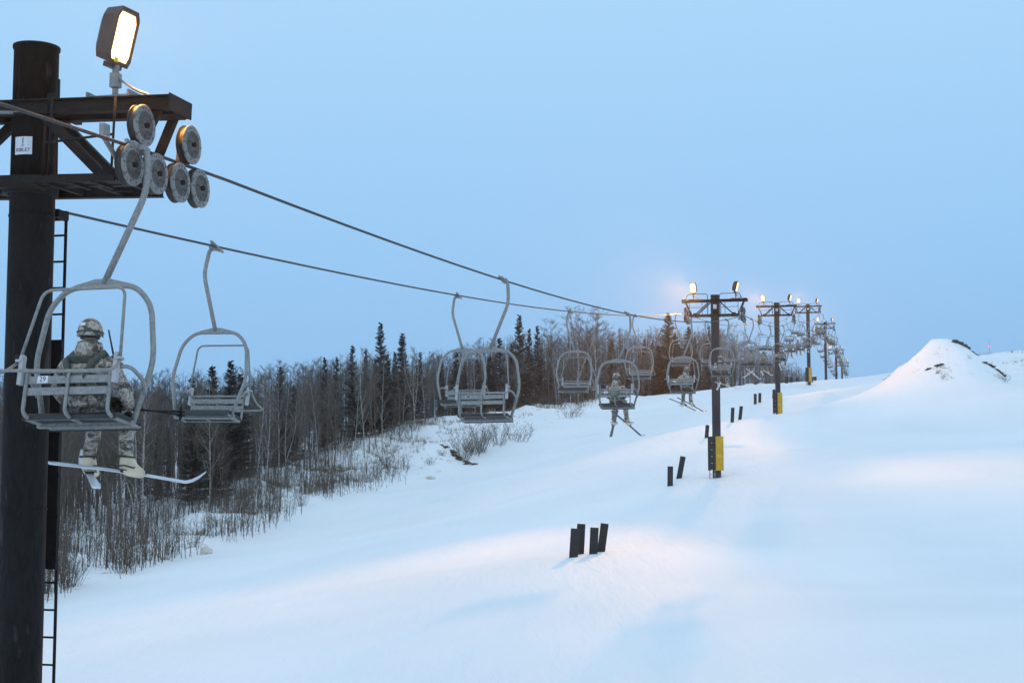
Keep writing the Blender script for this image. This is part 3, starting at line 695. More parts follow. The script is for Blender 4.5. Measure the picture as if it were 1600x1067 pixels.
    for i,v in enumerate(m.v): 
        q=noise.noise(Vector(v)*18)*.014; m.v[i]=(v[0]*(1+q*6),v[1]*(1+q*6),v[2]+q)
    m.build('collar',M['camo'],body)
    for s,k in((-1,'L'),(1,'R')):
        wr=Vector(g['wr'+k]); el=Vector(g['el'+k]); dr=(wr-el).normalized()
        o=bpy.data.objects.new('glove',GL); COL.objects.link(o); o.parent=body
        if not GL.materials: GL.materials.append(M['glove'])
        x_=dr.cross(Vector((0,0,1))).normalized(); z_=x_.cross(dr); Mr=Matrix((x_*(1.12 if s>0 else -1.12),dr*1.12,z_*1.12)).transposed().to_4x4(); Mr.translation=wr+dr*.01; o.matrix_local=Mr
        an=Vector(g['an'+k]); yaw=g['foot'+k][0]; pit=g['foot'+k][1]
        bm_=skin_mesh('boot',[((0,-.005,.10),.062),((0,0,.02),.058),((0,.0,-.055),.058),((0,-.05,-.06),.045),((0,.09,-.06),(.052,.050)),((0,.17,-.07),(.050,.038))],[(0,1),(1,2),(2,3),(2,4),(4,5)],2,2)
        b_=obj_from('boot',bm_,M['bootc'],body); b_.matrix_local=Matrix.Translation(an)@Matrix.Rotation(yaw,4,'Z')@Matrix.Rotation(pit,4,'X')@Matrix.Diagonal((1.22,1.18,1.12,1))
        m=MB(); m.tube([(math.cos(a)*.066,math.sin(a)*.066-.004,.055+math.sin(a)*.006) for a in np.linspace(0,2*math.pi,15)],.008,5,caps=False)
        m.tube([(-.062,-.07,-.035),(-.072,-.01,-.02),(-.06,.06,-.03),(0,.09,.0),(.06,.06,-.03),(.072,-.01,-.02),(.062,-.07,-.035)],.007,5)
        m.tube([(math.cos(a)*.062,.16+math.sin(a)*.02,-.065+math.sin(a)*.052) for a in np.linspace(0,math.pi,9)],.007,5); m.build('boot_strap',M['strap'],b_)
    # gear on the back
    if g.get('vest'):
        m=MB()
        for s in(-1,1):
            m.tube([(s*.05,-.215,.26),(s*.09,-.232,.38),(s*.135,-.195,.50),(s*.15,-.04,.585),(s*.14,.12,.50),(s*.12,.17,.38)],[.022,.03,.036,.04,.03,.02],6)
            m.tube([(s*.10,-.225,.38),(s*.18,-.18,.33),(s*.215,-.07,.28)],.028,6)
        m.box((0,-.175,.525),(.26,.03,.07),Matrix.Rotation(R(30),3,'X')); m.tube([(-.20,-.09,.22),(-.11,-.21,.215),(.11,-.21,.215),(.20,-.09,.22)],.026,6)
        m.box((-.215,-.10,.30),(.06,.10,.12)); m.build('load_vest',M['vest'],body)
    if g.get('pack'):
        m=MB(); vs=[]; 
        pr=[(-.15,-.17,.14),(-.17,-.32,.18),(-.16,-.34,.44),(-.12,-.22,.56)]
        me2=skin_mesh('pack',[((0,-.26,.20),(.15,.10)),((0,-.27,.34),(.16,.11)),((0,-.24,.47),(.13,.09))],[(0,1),(1,2)],0,2)
        obj_from('backpack',me2,M['pack'],body)
        for s in(-1,1):
            m=MB(); m.tube([(s*.13,-.17,.52),(s*.155,-.05,.595),(s*.16,.08,.52),(s*.15,.12,.40)],.022,6); m.tube([(s*.19,-.18,.30),(s*.20,-.16,.44),(s*.17,-.12,.54)],.020,6); m.build('pack_strap',M['strapbrown'],body)
    if g.get('skirt',True):
        me3=skin_mesh('jacket_hem',[((0,-.01,.08),(.192,.18)),((0,-.02,.19),(.188,.175)),((0,-.03,.30),(.185,.172))],[(0,1),(1,2)],0,2)
        for v in me3.vertices: v.co=v.co+v.normal*noise.noise(v.co*12+Vector((seed,1,0)))*.02
        obj_from('jacket_hem',me3,M['camo'],body)
    return t
base=dict(lean=0,turn=0,elL=(-.27,.02,.27),wrL=(-.17,.24,.20),elR=(.27,.02,.27),wrR=(.17,.24,.20),knL=(-.13,.47,.12),anL=(-.14,.50,-.42),knR=(.13,.47,.12),anR=(.15,.50,-.42),footL=(0,0),footR=(0,0))
poses=[dict(base,lean=-.03,turn=R(22),elL=(-.325,-.03,.24),wrL=(-.22,.14,.10),elR=(.36,.02,.22),wrR=(.31,.16,.08),knL=(-.17,.42,.12),anL=(-.225,.40,-.40),knR=(.15,.41,.12),anR=(.17,.40,-.40),footL=(R(8),R(-6)),footR=(R(-58),R(-8)),vest=True),
 dict(base,turn=R(12),knL=(-.12,.47,.12),anL=(-.15,.46,-.42),knR=(.17,.47,.12),anR=(.22,.48,-.42),footR=(R(-30),0),pack=True),
 dict(base,lean=.05,turn=R(40),elL=(-.30,.08,.30),wrL=(-.42,.24,.28),footL=(R(25),R(-10)),footR=(R(-20),R(-15))),
 dict(base,turn=R(-25),elR=(.30,.06,.30),wrR=(.28,.30,.14),vest=True,knR=(.20,.45,.12),anR=(.25,.50,-.40),footR=(R(-35),R(-10)))]
protos=[None]*4; PS=.95
def ski(tail, tip, lab, white=True, grp=None, w=.08, boot=None, roll=0):
    t=empty('ski',tail); d=(tip-tail); L=d.length; d.normalize()
    x_=d.cross(Vector((0,0,1))).normalized(); z_=x_.cross(d)
    Mr=Matrix((x_,d,z_)).transposed()@Matrix.Rotation(roll,3,'Y'); t.rotation_mode='QUATERNION'; t.rotation_quaternion=Mr.to_quaternion()
    m=MB(); vs=[]; K=26
    for i in range(K+1):
        s_=i/K; y_=s_*L; ww=w*(.5-.10*math.sin(math.pi*s_)); zz=.035*math.sin(math.pi*s_)*.5
        if s_>.86: q=(s_-.86)/.14; zz+=.13*q*q; ww*= (1-.75*q**3)
        if s_<.04: ww*=.75+.25*(s_/.04)
        th=.012 if s_<.86 else .008
        vs+=[(-ww,y_,zz),(ww,y_,zz),(ww,y_,zz+th),(-ww,y_,zz+th)]
    fs=[(0,3,2,1),(K*4,K*4+1,K*4+2,K*4+3)]
    mi=[]
    m.add(vs,fs,0)
    for i in range(K):
        a=i*4; c=a+4
        m.f+=[(a,a+1,c+1,c)]; m.m+=[1]; m.sm+=[True]
        m.f+=[(a+1,a+2,c+2,c+1),(a+2,a+3,c+3,c+2),(a+3,a,c,c+3)]; m.m+=[0]*3; m.sm+=[True]*3
    m.build('ski_board',[M['ski'] if white else M['skidark'],M['ski'] if white else M['skidark']],t)
    m=MB(); bm=boot if boot else L*.47; m.box((0,bm,.036),(.075,.13,.022)); m.box((0,bm+.10,.045),(.095,.05,.045)); m.tube(bend([(-.045,bm+.1,.05),(-.05,bm-.17,.06),(0,bm-.2,.065),(.05,bm-.17,.06),(.045,bm+.1,.05)],.04),.005,5)
    m.build('ski_binding',M['strap'],t)
    tag(t,lab,'ski',grp); return t
rlab={0:'soldier in grey camouflage and helmet with ivory boots, riding beside the near tower',
 2:'soldier with a camouflage pack on brown straps, riding above the open snow',
 3:'soldier leaning sideways with one arm out, riding before the tall spruce',
 4:'soldier riding in front of the second tower post with a round bundle beside',
 5:'soldier riding just beyond the second tower post',6:'soldier riding between the second and third tower posts',
 7:'soldier riding directly behind the third tower post',8:'soldier just past the third tower, outlined against the sky'}
pm=[0,None,1,2,3,2,1,3,2,1,3,2,1,3,2,1,3,2,1,3,2,1,3,2,1,3]
offs={0:.06,2:-.02,3:.10,4:-.05}
for k,(p,Mr) in chair_mats.items():
    if pm[k] is None: continue
    q=pm[k]
    if protos[q] is None:
        protos[q]=make_person(poses[q],q*3.3); o=protos[q]
    else: o=copy_tree(protos[q])
    ox=offs.get(k,rnd.choice([-.12,-.05,.05,.1]))
    seat=p+Mr@Vector((CX+ox,-.15,-2.56))
    RZ=Matrix.Rotation(-TH,3,'Z')
    o.location=seat; o.rotation_euler=(R(-2),0,-TH); o.scale=(PS,)*3 
    if k in rlab: tag(o,rlab[k],'person','soldiers riding the lift')
    elif upd[k]<170: tag(o,'distant soldier riding between the third and fourth towers','person','soldiers between third and fourth towers')
    elif upd[k]<228: tag(o,'distant soldier riding between the fourth and fifth towers','person','soldiers between fourth and fifth towers')
    else: tag(o,'distant soldier riding beyond the fifth tower','person','soldiers beyond the fifth tower')
    if k==0:
        hand=seat+RZ@Vector((.295,.20,.08))*PS
        fR=seat+RZ@Vector((.17,.40,-.40))*PS; fL=seat+RZ@Vector((-.225,.40,-.40))*PS
        a=P(78,729,fR.y-.25); b=P(318,764,fR.y+.35)
        # pass the board under the sole
        tt=(fR.x-a.x)/(b.x-a.x); mid=a.lerp(b,tt); dz=(fR.z-.115)-mid.z; dy=fR.y-mid.y
        a+=Vector((0,dy,dz)); b+=Vector((0,dy,dz))
        ski(a,b,'long white ski on the near soldier, seen side-on with upturned tip',True,boot=(b-a).length*tt,roll=R(16))
        a=P(146,763,fL.y-.70); b=P(122,724,fL.y+.80); mid=a.lerp(b,.48); dv=fL+Vector((0,0,-.125))-mid; a+=dv; b+=dv
        ski(a,b,'white ski under the other boot of the near soldier, seen end-on',True)
        for j in range(2):
            m=MB(); d0=hand+Vector((-.06,-.05,.03*j+.0)); d1=hand+Vector((.44,.22,-.01-.035*j)); m.tube([d0,d1],.008,6)
            bs=m.build('ski_pole',M['steel']); 
            mm=MB(); mm.lathe([(.0,.01),(.05,-.0),(.048,.006),(.0,.018)],d0.lerp(d1,.93),(d1-d0),12); mm.build('basket',M['steel'],bs)
            tag(bs,'thin black ski pole held at the hip of the near soldier, '+('upper' if j else 'lower')+' of the pair','ski pole')
        rp=seat+RZ@Vector((.235,.05,.60))*PS; m=MB(); m.box(rp+Vector((.0,0,-.07)),(.055,.05,.10),Matrix.Rotation(R(-28),3,'Y')); m.box(rp+Vector((.035,0,-.115)),(.05,.045,.05))
        rd=m.build('handheld_radio',M['rubber']); m=MB(); m.tube([rp+Vector((-.02,0,-.03)),rp+Vector((-.07,0,.20))],[.010,.008],6); m.build('antenna',M['rubber'],rd)
        tag(rd,'black handheld radio with stubby antenna on the shoulder of the near soldier','radio')
    else:
        pz=poses[q]
        for s,kk in((-1,'L'),(1,'R')):
            ft=seat+RZ@Vector(pz['an'+kk])*PS+Vector((0,0,-.105)); yaw=pz['foot'+kk][0]-TH+(rnd.uniform(-.25,.25) if k>3 else 0)
            if k==2: yaw=(R(4) if s<0 else R(-42)); tiltd=(-.55 if s<0 else -.50); 
            elif k==3: yaw=R(-50); tiltd=-.35 if s>0 else -.3
            elif k==4: yaw=R(-2) if s<0 else R(-55); tiltd=-.2
            else: tiltd=rnd.uniform(-.4,-.1)
            dr=Vector((-math.sin(yaw)*1.0,math.cos(yaw),tiltd)).normalized()
            whom={2:'soldier with the brown-strapped pack',3:'leaning soldier',4:'soldier before the second tower post',5:'soldier just past the second tower',6:'soldier midway between second and third towers',7:'soldier behind the third tower post',8:'soldier just past the third tower'}.get(k)
            if whom: lab=('ski pointing ahead below the ' if s<0 else 'ski turned outward below the ')+whom; lab=('dark ' if k<4 else 'pale ')+lab; grp=None
            else: lab='tiny ski dangling from a soldier beyond the third tower'; grp='skis of the distant soldiers'
            if k>12: continue
            ski(ft-dr*.75,ft+dr*.85,lab,white=k>=4,grp=grp)

# ------------------------------------------------------------------ posts and small things on the snow
def post(px,py,d,w,h,lean,lab,grp='black marker posts on the snow',depth=.10,yaw=0):
    p=P(px,py,d); gz=h1(p.x,p.y); 
    m=MB(); W_=w/2; D=depth/2; vs=[]
    rows=6
    for i in range(rows+1):
        z_=-.3+(h+.3)*i/rows; k_=1+.02*noise.noise(Vector((px*.1,z_*3,0)))
        vs+=[(-W_*k_,-D,z_),(W_*k_,-D,z_),(W_*k_*1.0,D,z_),(-W_*k_,D,z_)]
    fs=[(3,2,1,0),(rows*4,rows*4+1,rows*4+2,rows*4+3)]
    for i in range(rows):
        for j in range(4): fs.append((i*4+j,i*4+(j+1)%4,(i+1)*4+(j+1)%4,(i+1)*4+j))
    m.add(vs,fs); 
    for zz in(.12,h-.12): m.tube([(-W_-.012,0,zz),(-W_,-D-.006,zz),(W_,-D-.006,zz),(W_+.012,0,zz)],.008,4)
    o=m.build('marker_post',M['pad'],None,(p.x,p.y,gz)); o.rotation_euler=(0,lean,yaw)
    tag(o,lab,'post',grp)
post(896,868,46,.28,.92,R(4),'shorter outer slab of the nearest cluster of four black posts')
post(906,864,47.2,.27,1.00,R(3),'slab tucked behind the outer one in the nearest cluster of black posts')
post(927,862,46.6,.27,.86,R(3),'inner front slab of the nearest cluster of black posts, with a flat top')
post(939,858,47.6,.26,.95,R(8),'tallest slanting slab of the nearest cluster of four black posts')
post(1047,752,71,.27,.98,R(1),'upright black post of the pair below the second tower')
post(1061,748,73,.27,1.15,R(11),'black post tilting away in the pair below the second tower')
post(1104,690,97,.25,.88,R(5),'single black post standing just behind the second tower pad')
post(1144,656,102,.24,1.05,R(3),'upright thin black post of the pair between second and third towers')
post(1156,653,104,.24,1.0,R(7),'slightly tilted thin black post of the pair between second and third towers')
post(1180,628,130,.26,.95,R(1),'farther black post, left of the pair before the third tower')
post(1187,628,131,.26,.88,R(2),'farther black post, right of the pair before the third tower')
for i,(px,h_,d) in enumerate([(1209,1.25,150),(1229,1.1,178),(1236,.8,180),(1246,.9,190),(1254,.75,200),(1268,.9,176),(1274,.9,190),(1259,.7,205)]):
    p=P(px,600,d); gz=h1(p.x,p.y); post(px,600,d,.35,h_*.75,R(rnd.uniform(-3,6)),'small dark post in the row along the crest beside the fourth tower','posts on the crest',.3)
def lump(name, p, sx, sy, sz, material, seed, lab, cat, grp=None, rough=.35):
    m=MB(); nn,rr_=22,12; vs=[]; fs=[]
    for i in range(rr_+1):
        e=math.pi*i/rr_
        for j in range(nn):
            a=2*math.pi*j/nn; v=Vector((math.cos(a)*math.sin(e),math.sin(a)*math.sin(e),math.cos(e)))
            q=1+rough*noise.fractal(v*1.6+Vector((seed,0,0)),1,2,4); vs.append((v.x*sx*q,v.y*sy*q,v.z*sz*q))
    for i in range(rr_):
        for j in range(nn): fs.append((i*nn+j,i*nn+(j+1)%nn,(i+1)*nn+(j+1)%nn,(i+1)*nn+j))
    m.add(vs,fs,0,False); o=m.build(name,material,None,p); tag(o,lab,cat,grp); return o
def ongr(px,py,d,up=0): p=P(px,py,d); return Vector((p.x,p.y,h1(p.x,p.y)+up))
lump('snow_boulder',ongr(322,860,81.5,.15),.36,.3,.28,M['oldsnow'],1,'cream coloured snow lump at the wood edge below the near soldier','snow lump')
lump('snow_boulder',ongr(672,742,129,.05),.42,.5,.18,M['oldsnow'],4,'flat yellowish snow lump by the bare bushes below the empty pair of chairs','snow lump')
for i in range(13):
    px=690+i*4+rnd.uniform(-5,5); py=668+i*2.0+rnd.uniform(-8,6); s_=rnd.uniform(.10,.26)
    lump('rock',ongr(px,py,139-i*.4,.02),s_*1.4,s_,s_*.6,M['rock'],i*2.1,'brown rock in the broken outcrop poking from the snow bank below the overlapping chairs','rock','rocks in the broken outcrop',.8)
# beacon beyond the mound
p=P(1546,541,210); gz=h1(p.x,p.y); b=empty('beacon_mast',(p.x,p.y,gz)); m=MB(); m.tube([(0,0,-.2),(0,0,p.z-gz+1.1)],.02,6); m.bar((-.1,0,0),(.1,0,0),.05,.2); m.build('mast',M['galv'],b)
m=MB(); m.lathe([(0,-.12),(.11,-.08),(.13,0),(.11,.08),(0,.12)],(0,-.03,p.z-gz),(0,0,1),12); m.build('lamp_glass',M['redl'],b); tag(b,'thin mast with a tiny red light beyond the snow mound','beacon')
# ------------------------------------------------------------------ trees
def bare_tree(seed, H=10., fork=0, slim=1., nb=24, droop=0.):
    """returns (trunk+limbs mesh builder, twig mesh builder), 10 m tall"""
    q=random.Random(seed); T=MB(); C=MB()
    def trunk(base,top,r0,r1,k=9,wob=.10,n=6):
        pts=[]; ph=q.uniform(0,6)
        for i in range(k+1):
            t=i/k; p=base.lerp(top,t)+Vector((math.sin(ph+t*5)*wob*t*(1.3-t)*3,math.cos(ph*1.7+t*4)*wob*t*(1.3-t)*3,0)); pts.append(p)
        T.tube(pts,[r0+(r1-r0)*(i/k)**.9 for i in range(k+1)],n,caps=False); return pts
    stems=[trunk(Vector((0,0,-.4)),Vector((q.uniform(-.5,.5),q.uniform(-.5,.5),H)),.058*slim,.010)]
    if fork:
        for _ in range(fork):
            zf=q.uniform(.15,.45)*H; b=Vector((0,0,zf)); a=q.uniform(0,6.28); stems.append(trunk(b,b+Vector((math.cos(a)*1.5,math.sin(a)*1.5,(H-zf)*q.uniform(.75,.95))),.042*slim,.008,7,.16))
    for pts in stems:
        k=len(pts)-1; n_=nb if pts is stems[0] else nb*2//3
        for i in range(n_):
            t=.26+.72*(i+q.random())/n_; f=t*k; a0=int(f); p=pts[a0].lerp(pts[min(a0+1,k)],f-a0)
            az=q.uniform(0,6.283); L=(.45+1.9*(1-t)**.8)*q.uniform(.6,1.15); el=R(q.uniform(28,62))-droop
            d=Vector((math.cos(az)*math.cos(el),math.sin(az)*math.cos(el),math.sin(el)))
            e=p+d*L+Vector((0,0,.15*L)); mid=p.lerp(e,.5)+Vector((q.uniform(-.1,.1),q.uniform(-.1,.1),-.06*L))
            T.tube([p,mid,e],[.022*slim*(1.3-t),.014*(1.3-t)+.003,.005],3,caps=False)
            for j in range(7):
                s=q.uniform(.2,1); b=p.lerp(mid,s*2) if s<.5 else mid.lerp(e,s*2-1)
                dd=(d+Vector((q.uniform(-.9,.9),q.uniform(-.9,.9),q.uniform(-.3,.7)))).normalized(); l2=L*q.uniform(.25,.5)+.12
                e2=b+dd*l2; C.tube([b,e2],[.009,.004],3,caps=False)
                for _ in range(5):
                    s2=q.uniform(.2,1); b2=b.lerp(e2,s2); d3=(dd+Vector((q.uniform(-.9,.9),q.uniform(-.9,.9),q.uniform(-.4,.7)))).normalized()
                    C.tube([b2,b2+d3*q.uniform(.12,.38)],[.006,.0035],3,caps=False)
    return T,C
def spruce(seed, wide=1., H=10., ragged=.3):
    q=random.Random(seed); T=MB(); C=MB()
    T.tube([(0,0,-.4),(q.uniform(-.05,.05),0,H*.5),(0,0,H)],[.13,.08,.012],6,caps=False)
    z=.7
    while z<H-.05:
        t=z/H; L=(1.75*wide*(1-t)**1.0+.10)*(1+.05*math.sin(z*5.1+seed)); nb=int(5+5*(1-t))
        for i in range(nb):
            if q.random()<ragged*.35: continue
            az=q.uniform(0,6.283); l=L*q.uniform(.55,1.18); sag=-.28+.65*t
            d=Vector((math.cos(az),math.sin(az),0)); pts=[]; zj=z+q.uniform(-.12,.12); sag+=q.uniform(-.12,.12)
            for s in (0,.5,1.0): pts.append(Vector((0,0,zj))+d*(l*s)+Vector((0,0,l*(sag*s+.22*s*s))))
            T.tube(pts,[.018,.012,.004],3,caps=False)
            side=Vector((-d.y,d.x,0)); kk=max(4,int(l*8))
            for j in range(kk):
                s=(j+.6)/kk; c=(pts[0].lerp(pts[1],s*2) if s<.5 else pts[1].lerp(pts[2],s*2-1))
                wdt=(.12+.22*l*(1-s*.75))*q.uniform(.6,1.4)
                for sg in(-1,1):
                    tip=c+side*sg*wdt+d*wdt*.75+Vector((0,0,q.uniform(-.10,.03)))
                    bse=d*.07
                    C.add([c-bse,c+bse+Vector((0,0,.02)),tip],[(0,1,2)])
                    C.add([c-bse*.4,c+bse+Vector((0,0,-.06)),c+side*sg*wdt*.5+d*.05+Vector((0,0,-.14*q.uniform(.5,1.2)))],[(0,1,2)])
            tp=pts[2]; C.add([tp-side*.05,tp+side*.05,tp+d*.16+Vector((0,0,.03))],[(0,1,2)])
        z+=q.uniform(.13,.24)*(1.15-.4*t)
    C.add([(-.04,0,H-.3),(.04,0,H-.3),(0,0,H+.12)],[(0,1,2)]); C.add([(0,-.04,H-.3),(0,.04,H-.3),(0,0,H+.12)],[(0,1,2)])
    return T,C
def bush(seed, n=34, H=1.8, spread=.8):
    q=random.Random(seed); T=MB()
    for i in range(n):
        a=q.uniform(0,6.283); r_=q.uniform(0,.35)*spread; L=H*q.uniform(.45,1.05); o=Vector((math.cos(a)*r_,math.sin(a)*r_,-.15))
        lean=q.uniform(.05,.55)*spread; e=o+Vector((math.cos(a)*L*lean,math.sin(a)*L*lean,L)); m_=o.lerp(e,.5)+Vector((q.uniform(-.06,.06),q.uniform(-.06,.06),.1*L))
        T.tube([o,m_,e],[.009,.007,.003],3,caps=False)
        for j in range(7):
            s=q.uniform(.3,1); b=m_.lerp(e,(s-.3)/.7) if s>.5 else o.lerp(m_,s*2); dd=Vector((q.uniform(-.7,.7),q.uniform(-.7,.7),q.uniform(.3,1))).normalized()
            T.tube([b,b+dd*q.uniform(.15,.45)],[.006,.003],3,caps=False)
    return T
def mk(name, T, C, tm, cm, cname='crown'):
    t=empty(name); T.build('trunk',tm,t); C.build(cname,cm,t); return t
bares=[]
for i,(fk,sl,nb) in enumerate([(0,.9,26),(1,1,22),(0,1.15,30),(0,.8,20),(2,1,18),(1,.85,24),(0,1.0,34),(0,.75,16)]):
    bares.append(bare_tree(20+i,fork=fk,slim=sl,nb=nb))
bare_meshes=[]
for T,C in bares:
    a=T.build('trunk',M['bark']); b=C.build('crown',M['twig']); bare_meshes.append((a.data,b.data)); bpy.data.objects.remove(a); bpy.data.objects.remove(b)
birch_meshes=[]
for i,(fk,sl,nb) in enumerate([(0,1.05,20),(1,1.1,18),(2,1.0,16)]):
    T,C=bare_tree(60+i,fork=fk,slim=sl,nb=nb,droop=-.05)
    a=T.build('trunk',M['birch']); b=C.build('crown',M['twig']); birch_meshes.append((a.data,b.data)); bpy.data.objects.remove(a); bpy.data.objects.remove(b)
spr_meshes=[]
for i,(wd,rg) in enumerate([(1.0,.2),(.72,.5),(.95,.6),(.5,.7),(1.35,.2)]):
    T,C=spruce(90+i,wd,ragged=rg); a=T.build('trunk',M['bark']); b=C.build('crown',M['needle']); spr_meshes.append((a.data,b.data)); bpy.data.objects.remove(a); bpy.data.objects.remove(b)
def plant_tree(name, meshes, loc, H, rz, lean, lab, cat, grp, wide=1.):
    t=empty(name,loc,(lean[0],lean[1],rz)); s=H/10; t.scale=(s*wide,s*wide,s)
    for nm,me in zip(('trunk','crown'),meshes):
        o=bpy.data.objects.new(nm,me); COL.objects.link(o); o.parent=t
    tag(t,lab,cat,grp); return t
RIDGE=[(-80,905,78),(100,872,86),(330,792,106),(450,747,121),(600,692,141),(700,657,156),(850,640,186),(930,640,196),(1000,640,214),(1060,630,232),(1150,622,244),(1265,612,262)]
TOPY=[(-80,580),(100,582),(300,580),(350,580),(430,568),(500,560),(560,548),(640,550),(700,545),(760,525),(850,512),(930,500),(1000,512),(1060,505),(1110,505),(1160,520),(1200,545),(1240,565),(1275,590)]
rx=[a[0] for a in RIDGE]; rdp=[a[2] for a in RIDGE]; tx=[a[0] for a in TOPY]; ty=[a[1] for a in TOPY]
ZN=[(190,'behind the near soldier and tower'),(430,'around the first empty chair'),(690,'between the first empty chair and the overlapping chairs'),(870,'behind the overlapping empty chairs'),(1015,'behind the soldier with crossed skis'),(1120,'beside the second tower'),(1300,'between the second and third towers')]
def zone(px): return next(s for a,s in ZN if px<a)
q=random.Random(11)
EPX=[-80,60,200,320,440,600,690,850]; EPD=[50,60,70,82,95,120,132,150]
def site(px,off):
    d=np.interp(px,rx,rdp)+off; p=P(px,600,d); return Vector((p.x,p.y,h1(p.x,p.y))),d
def height_to(px,ytop,loc): return P(px,ytop,loc.y).z-loc.z
# bare trees: the ones that show, in rows going back into the wood
NB=250
for i in range(NB):
    px=-60+1325*((i*0.61803398)%1); row=q.random(); off=-3+row*34
    if px>985: off=row*26
    loc,d=site(px,off); H=height_to(px,np.interp(px,tx,ty)+3+q.uniform(-4,40)*(1 if row>.3 else 1.6)*(150/d if d>150 else 1),loc)
    H=min(max(H,4.5),16.5); k=q.randrange(8); z_=zone(px)
    tall=H>9.5
    lab=('tall' if tall else 'shorter')+' bare grey-brown tree in the wood '+z_
    plant_tree('bare_tree',bare_meshes[k],loc-Vector((0,0,.1)),H,q.uniform(0,6.28),(q.gauss(0,.05),q.gauss(0,.05)),lab,'tree',('tall ' if tall else 'shorter ')+'bare trees '+z_,wide=q.uniform(.85,1.25)*(10/H)**.3)
# pale birches standing at the front of the wood: (px, top y, offset, look)
BI=[(436,560,-3,'whiter birch with a slight lean'),(448,600,-4,'pale birch with a wide fork'),(570,545,-3,'straight white birch'),(598,560,-2,'bright white birch with a mottled trunk'),(553,575,0,'leaning birch'),(648,540,-2,'white birch with spreading branches'),
 (664,570,-1,'slim white birch'),(630,575,1,'thin birch with peeling bark'),(215,600,-6,'white birch with a double stem'),(228,590,-6,'bright birch close behind its double'),(195,620,-4,'thin pale birch'),(500,590,-3,'curved birch'),(482,600,0,'bowed birch'),(330,600,-4,'pale slender birch'),(742,560,1,'white birch between two spruces'),(404,585,-3,'slender white birch'),(420,590,-6,'thin white birch near the ridge'),
 (930,478,4,'tall birch, its fine crown highest against the sky'),(905,490,6,'fine-twigged tall birch'),(870,500,3,'rounded tall birch'),(1190,520,5,'pale birch'),(1165,515,6,'second pale birch'),(1140,505,8,'tall pale birch'),(1090,520,5,'thin pale birch'),(1205,535,5,'short pale birch')]
for i,(px,yt,off,look) in enumerate(BI):
    loc,d=site(px,off); H=height_to(px,yt,loc); k=1 if 'fork' in look or 'double' in look else 2 if 'spread' in look or 'tall' in look else 0
    w_=1.9 if 'crown' in look else 1.5 if 'fine' in look or 'rounded' in look else 1
    plant_tree('birch_tree',birch_meshes[k],loc-Vector((0,0,.1)),H,q.uniform(0,6.28),(0,R(8) if 'lean' in look or 'bow' in look or 'curv' in look else q.uniform(-.03,.03)),look+' '+zone(px),'birch','pale birches at the front of the wood',wide=w_*q.uniform(.9,1.1)*(10/H)**.3)
# spruces: (px, top y, offset, mesh, width)
SP=[(334,568,4,2,1.1),(362,562,6,0,1.2),(375,580,7,2,1),(304,585,3,1,.9),(437,571,8,3,1.3),(508,556,12,1,.8),(523,556,13,1,.8),(553,537,8,2,.9),(573,544,10,1,.8),(595,503,6,0,.95),(606,550,9,2,.9),(616,548,12,1,.9),(630,519,7,3,1.5),(655,548,9,2,.8),(586,560,10,1,.8),
 (712,548,5,2,1.1),(745,560,6,0,1.1),(782,526,7,2,1.2),(765,555,6,4,1.),(812,491,6,0,1.05),(827,512,8,1,.9),(842,507,7,2,.9),(798,535,9,1,.8),(858,560,8,0,.9),(725,570,9,2,1),(690,560,10,1,.8),(957,530,8,4,.9),(980,545,10,0,.9),(1008,528,10,1,.9),(1018,531,12,1,.9),(1042,489,2,4,1.35),(1062,540,6,0,1),(1075,510,4,4,1.1),(1086,525,6,1,1),(1030,540,8,0,1.1),(1108,508,6,1,.8),(880,575,14,2,1),(915,560,10,1,.9),(1055,520,10,4,.9),(20,600,20,2,1),(460,600,14,2,.9),(250,640,16,0,.9)]
adj=['dark narrow','bushy dark','ragged dark','slim column-like','broad dark']
for i,(px,yt,off,k,wd) in enumerate(SP):
    loc,d=site(px,off); H=height_to(px,yt,loc)
    special={595:'tallest spruce of the left wood, its layered tip clear against the sky',630:'slim pointed spruce next to the tallest one, a ragged branch near its top',812:'tall pointed spruce beside the overlapping chairs',1042:'broad tall spruce just short of the second tower, darkest in the wood',782:'crooked spruce top under the hanger of the overlapping chair',437:'small lone slim spruce right of the first empty chair',362:'broad spruce seen through the first empty chair'}.get(px)
    lab=special or adj[k]+' spruce in the wood '+zone(px)
    plant_tree('spruce_tree',spr_meshes[k],loc-Vector((0,0,.1)),H,q.uniform(0,6.28),(q.uniform(-.02,.02),q.uniform(-.02,.02)),lab,'spruce',None if special else adj[k]+' spruces '+zone(px),wide=wd*(10/H)**.35*1.12)
# dim wood behind: reads as one mass
def low_tree(T,loc,H,k):
    s=H/10; p0=Vector(loc); a=Vector((q.uniform(-.4,.4),q.uniform(-.4,.4),H)); T.tube([p0-Vector((0,0,.3)),p0+a*.5+Vector((q.uniform(-.1,.1),0,0)),p0+a],[.07*s,.05*s,.012],3,caps=False)
    for i in range(k):
        t=q.uniform(.15,1); b=p0+a*t; az=q.uniform(0,6.283); L=q.uniform(.4,1.7)*(1.25-t); d=Vector((math.cos(az)*.6,math.sin(az)*.6,q.uniform(.3,1)))
        e=b+d*L; T.tube([b,e],[.018,.006],3,caps=False)
        for _ in range(4):
            c=b.lerp(e,q.uniform(.3,1)); T.tube([c,c+(d+Vector((q.uniform(-.9,.9),q.uniform(-.9,.9),q.uniform(-.3,.5))))*.45],[.009,.004],3,caps=False)
T=MB()
for i in range(2300):
    px=-90+1350*q.random(); off=(15 if px<400 else 8)+q.random()**.8*(60 if px<985 else 34); loc,d=site(px,off); H=height_to(px,np.interp(px,tx,ty)+q.uniform(4,70)*120/d,loc); H=min(max(H,2.5),14)
    low_tree(T,loc,H,16)
o=T.build('distant_wood',M['twigdark']); tag(o,kind='stuff')
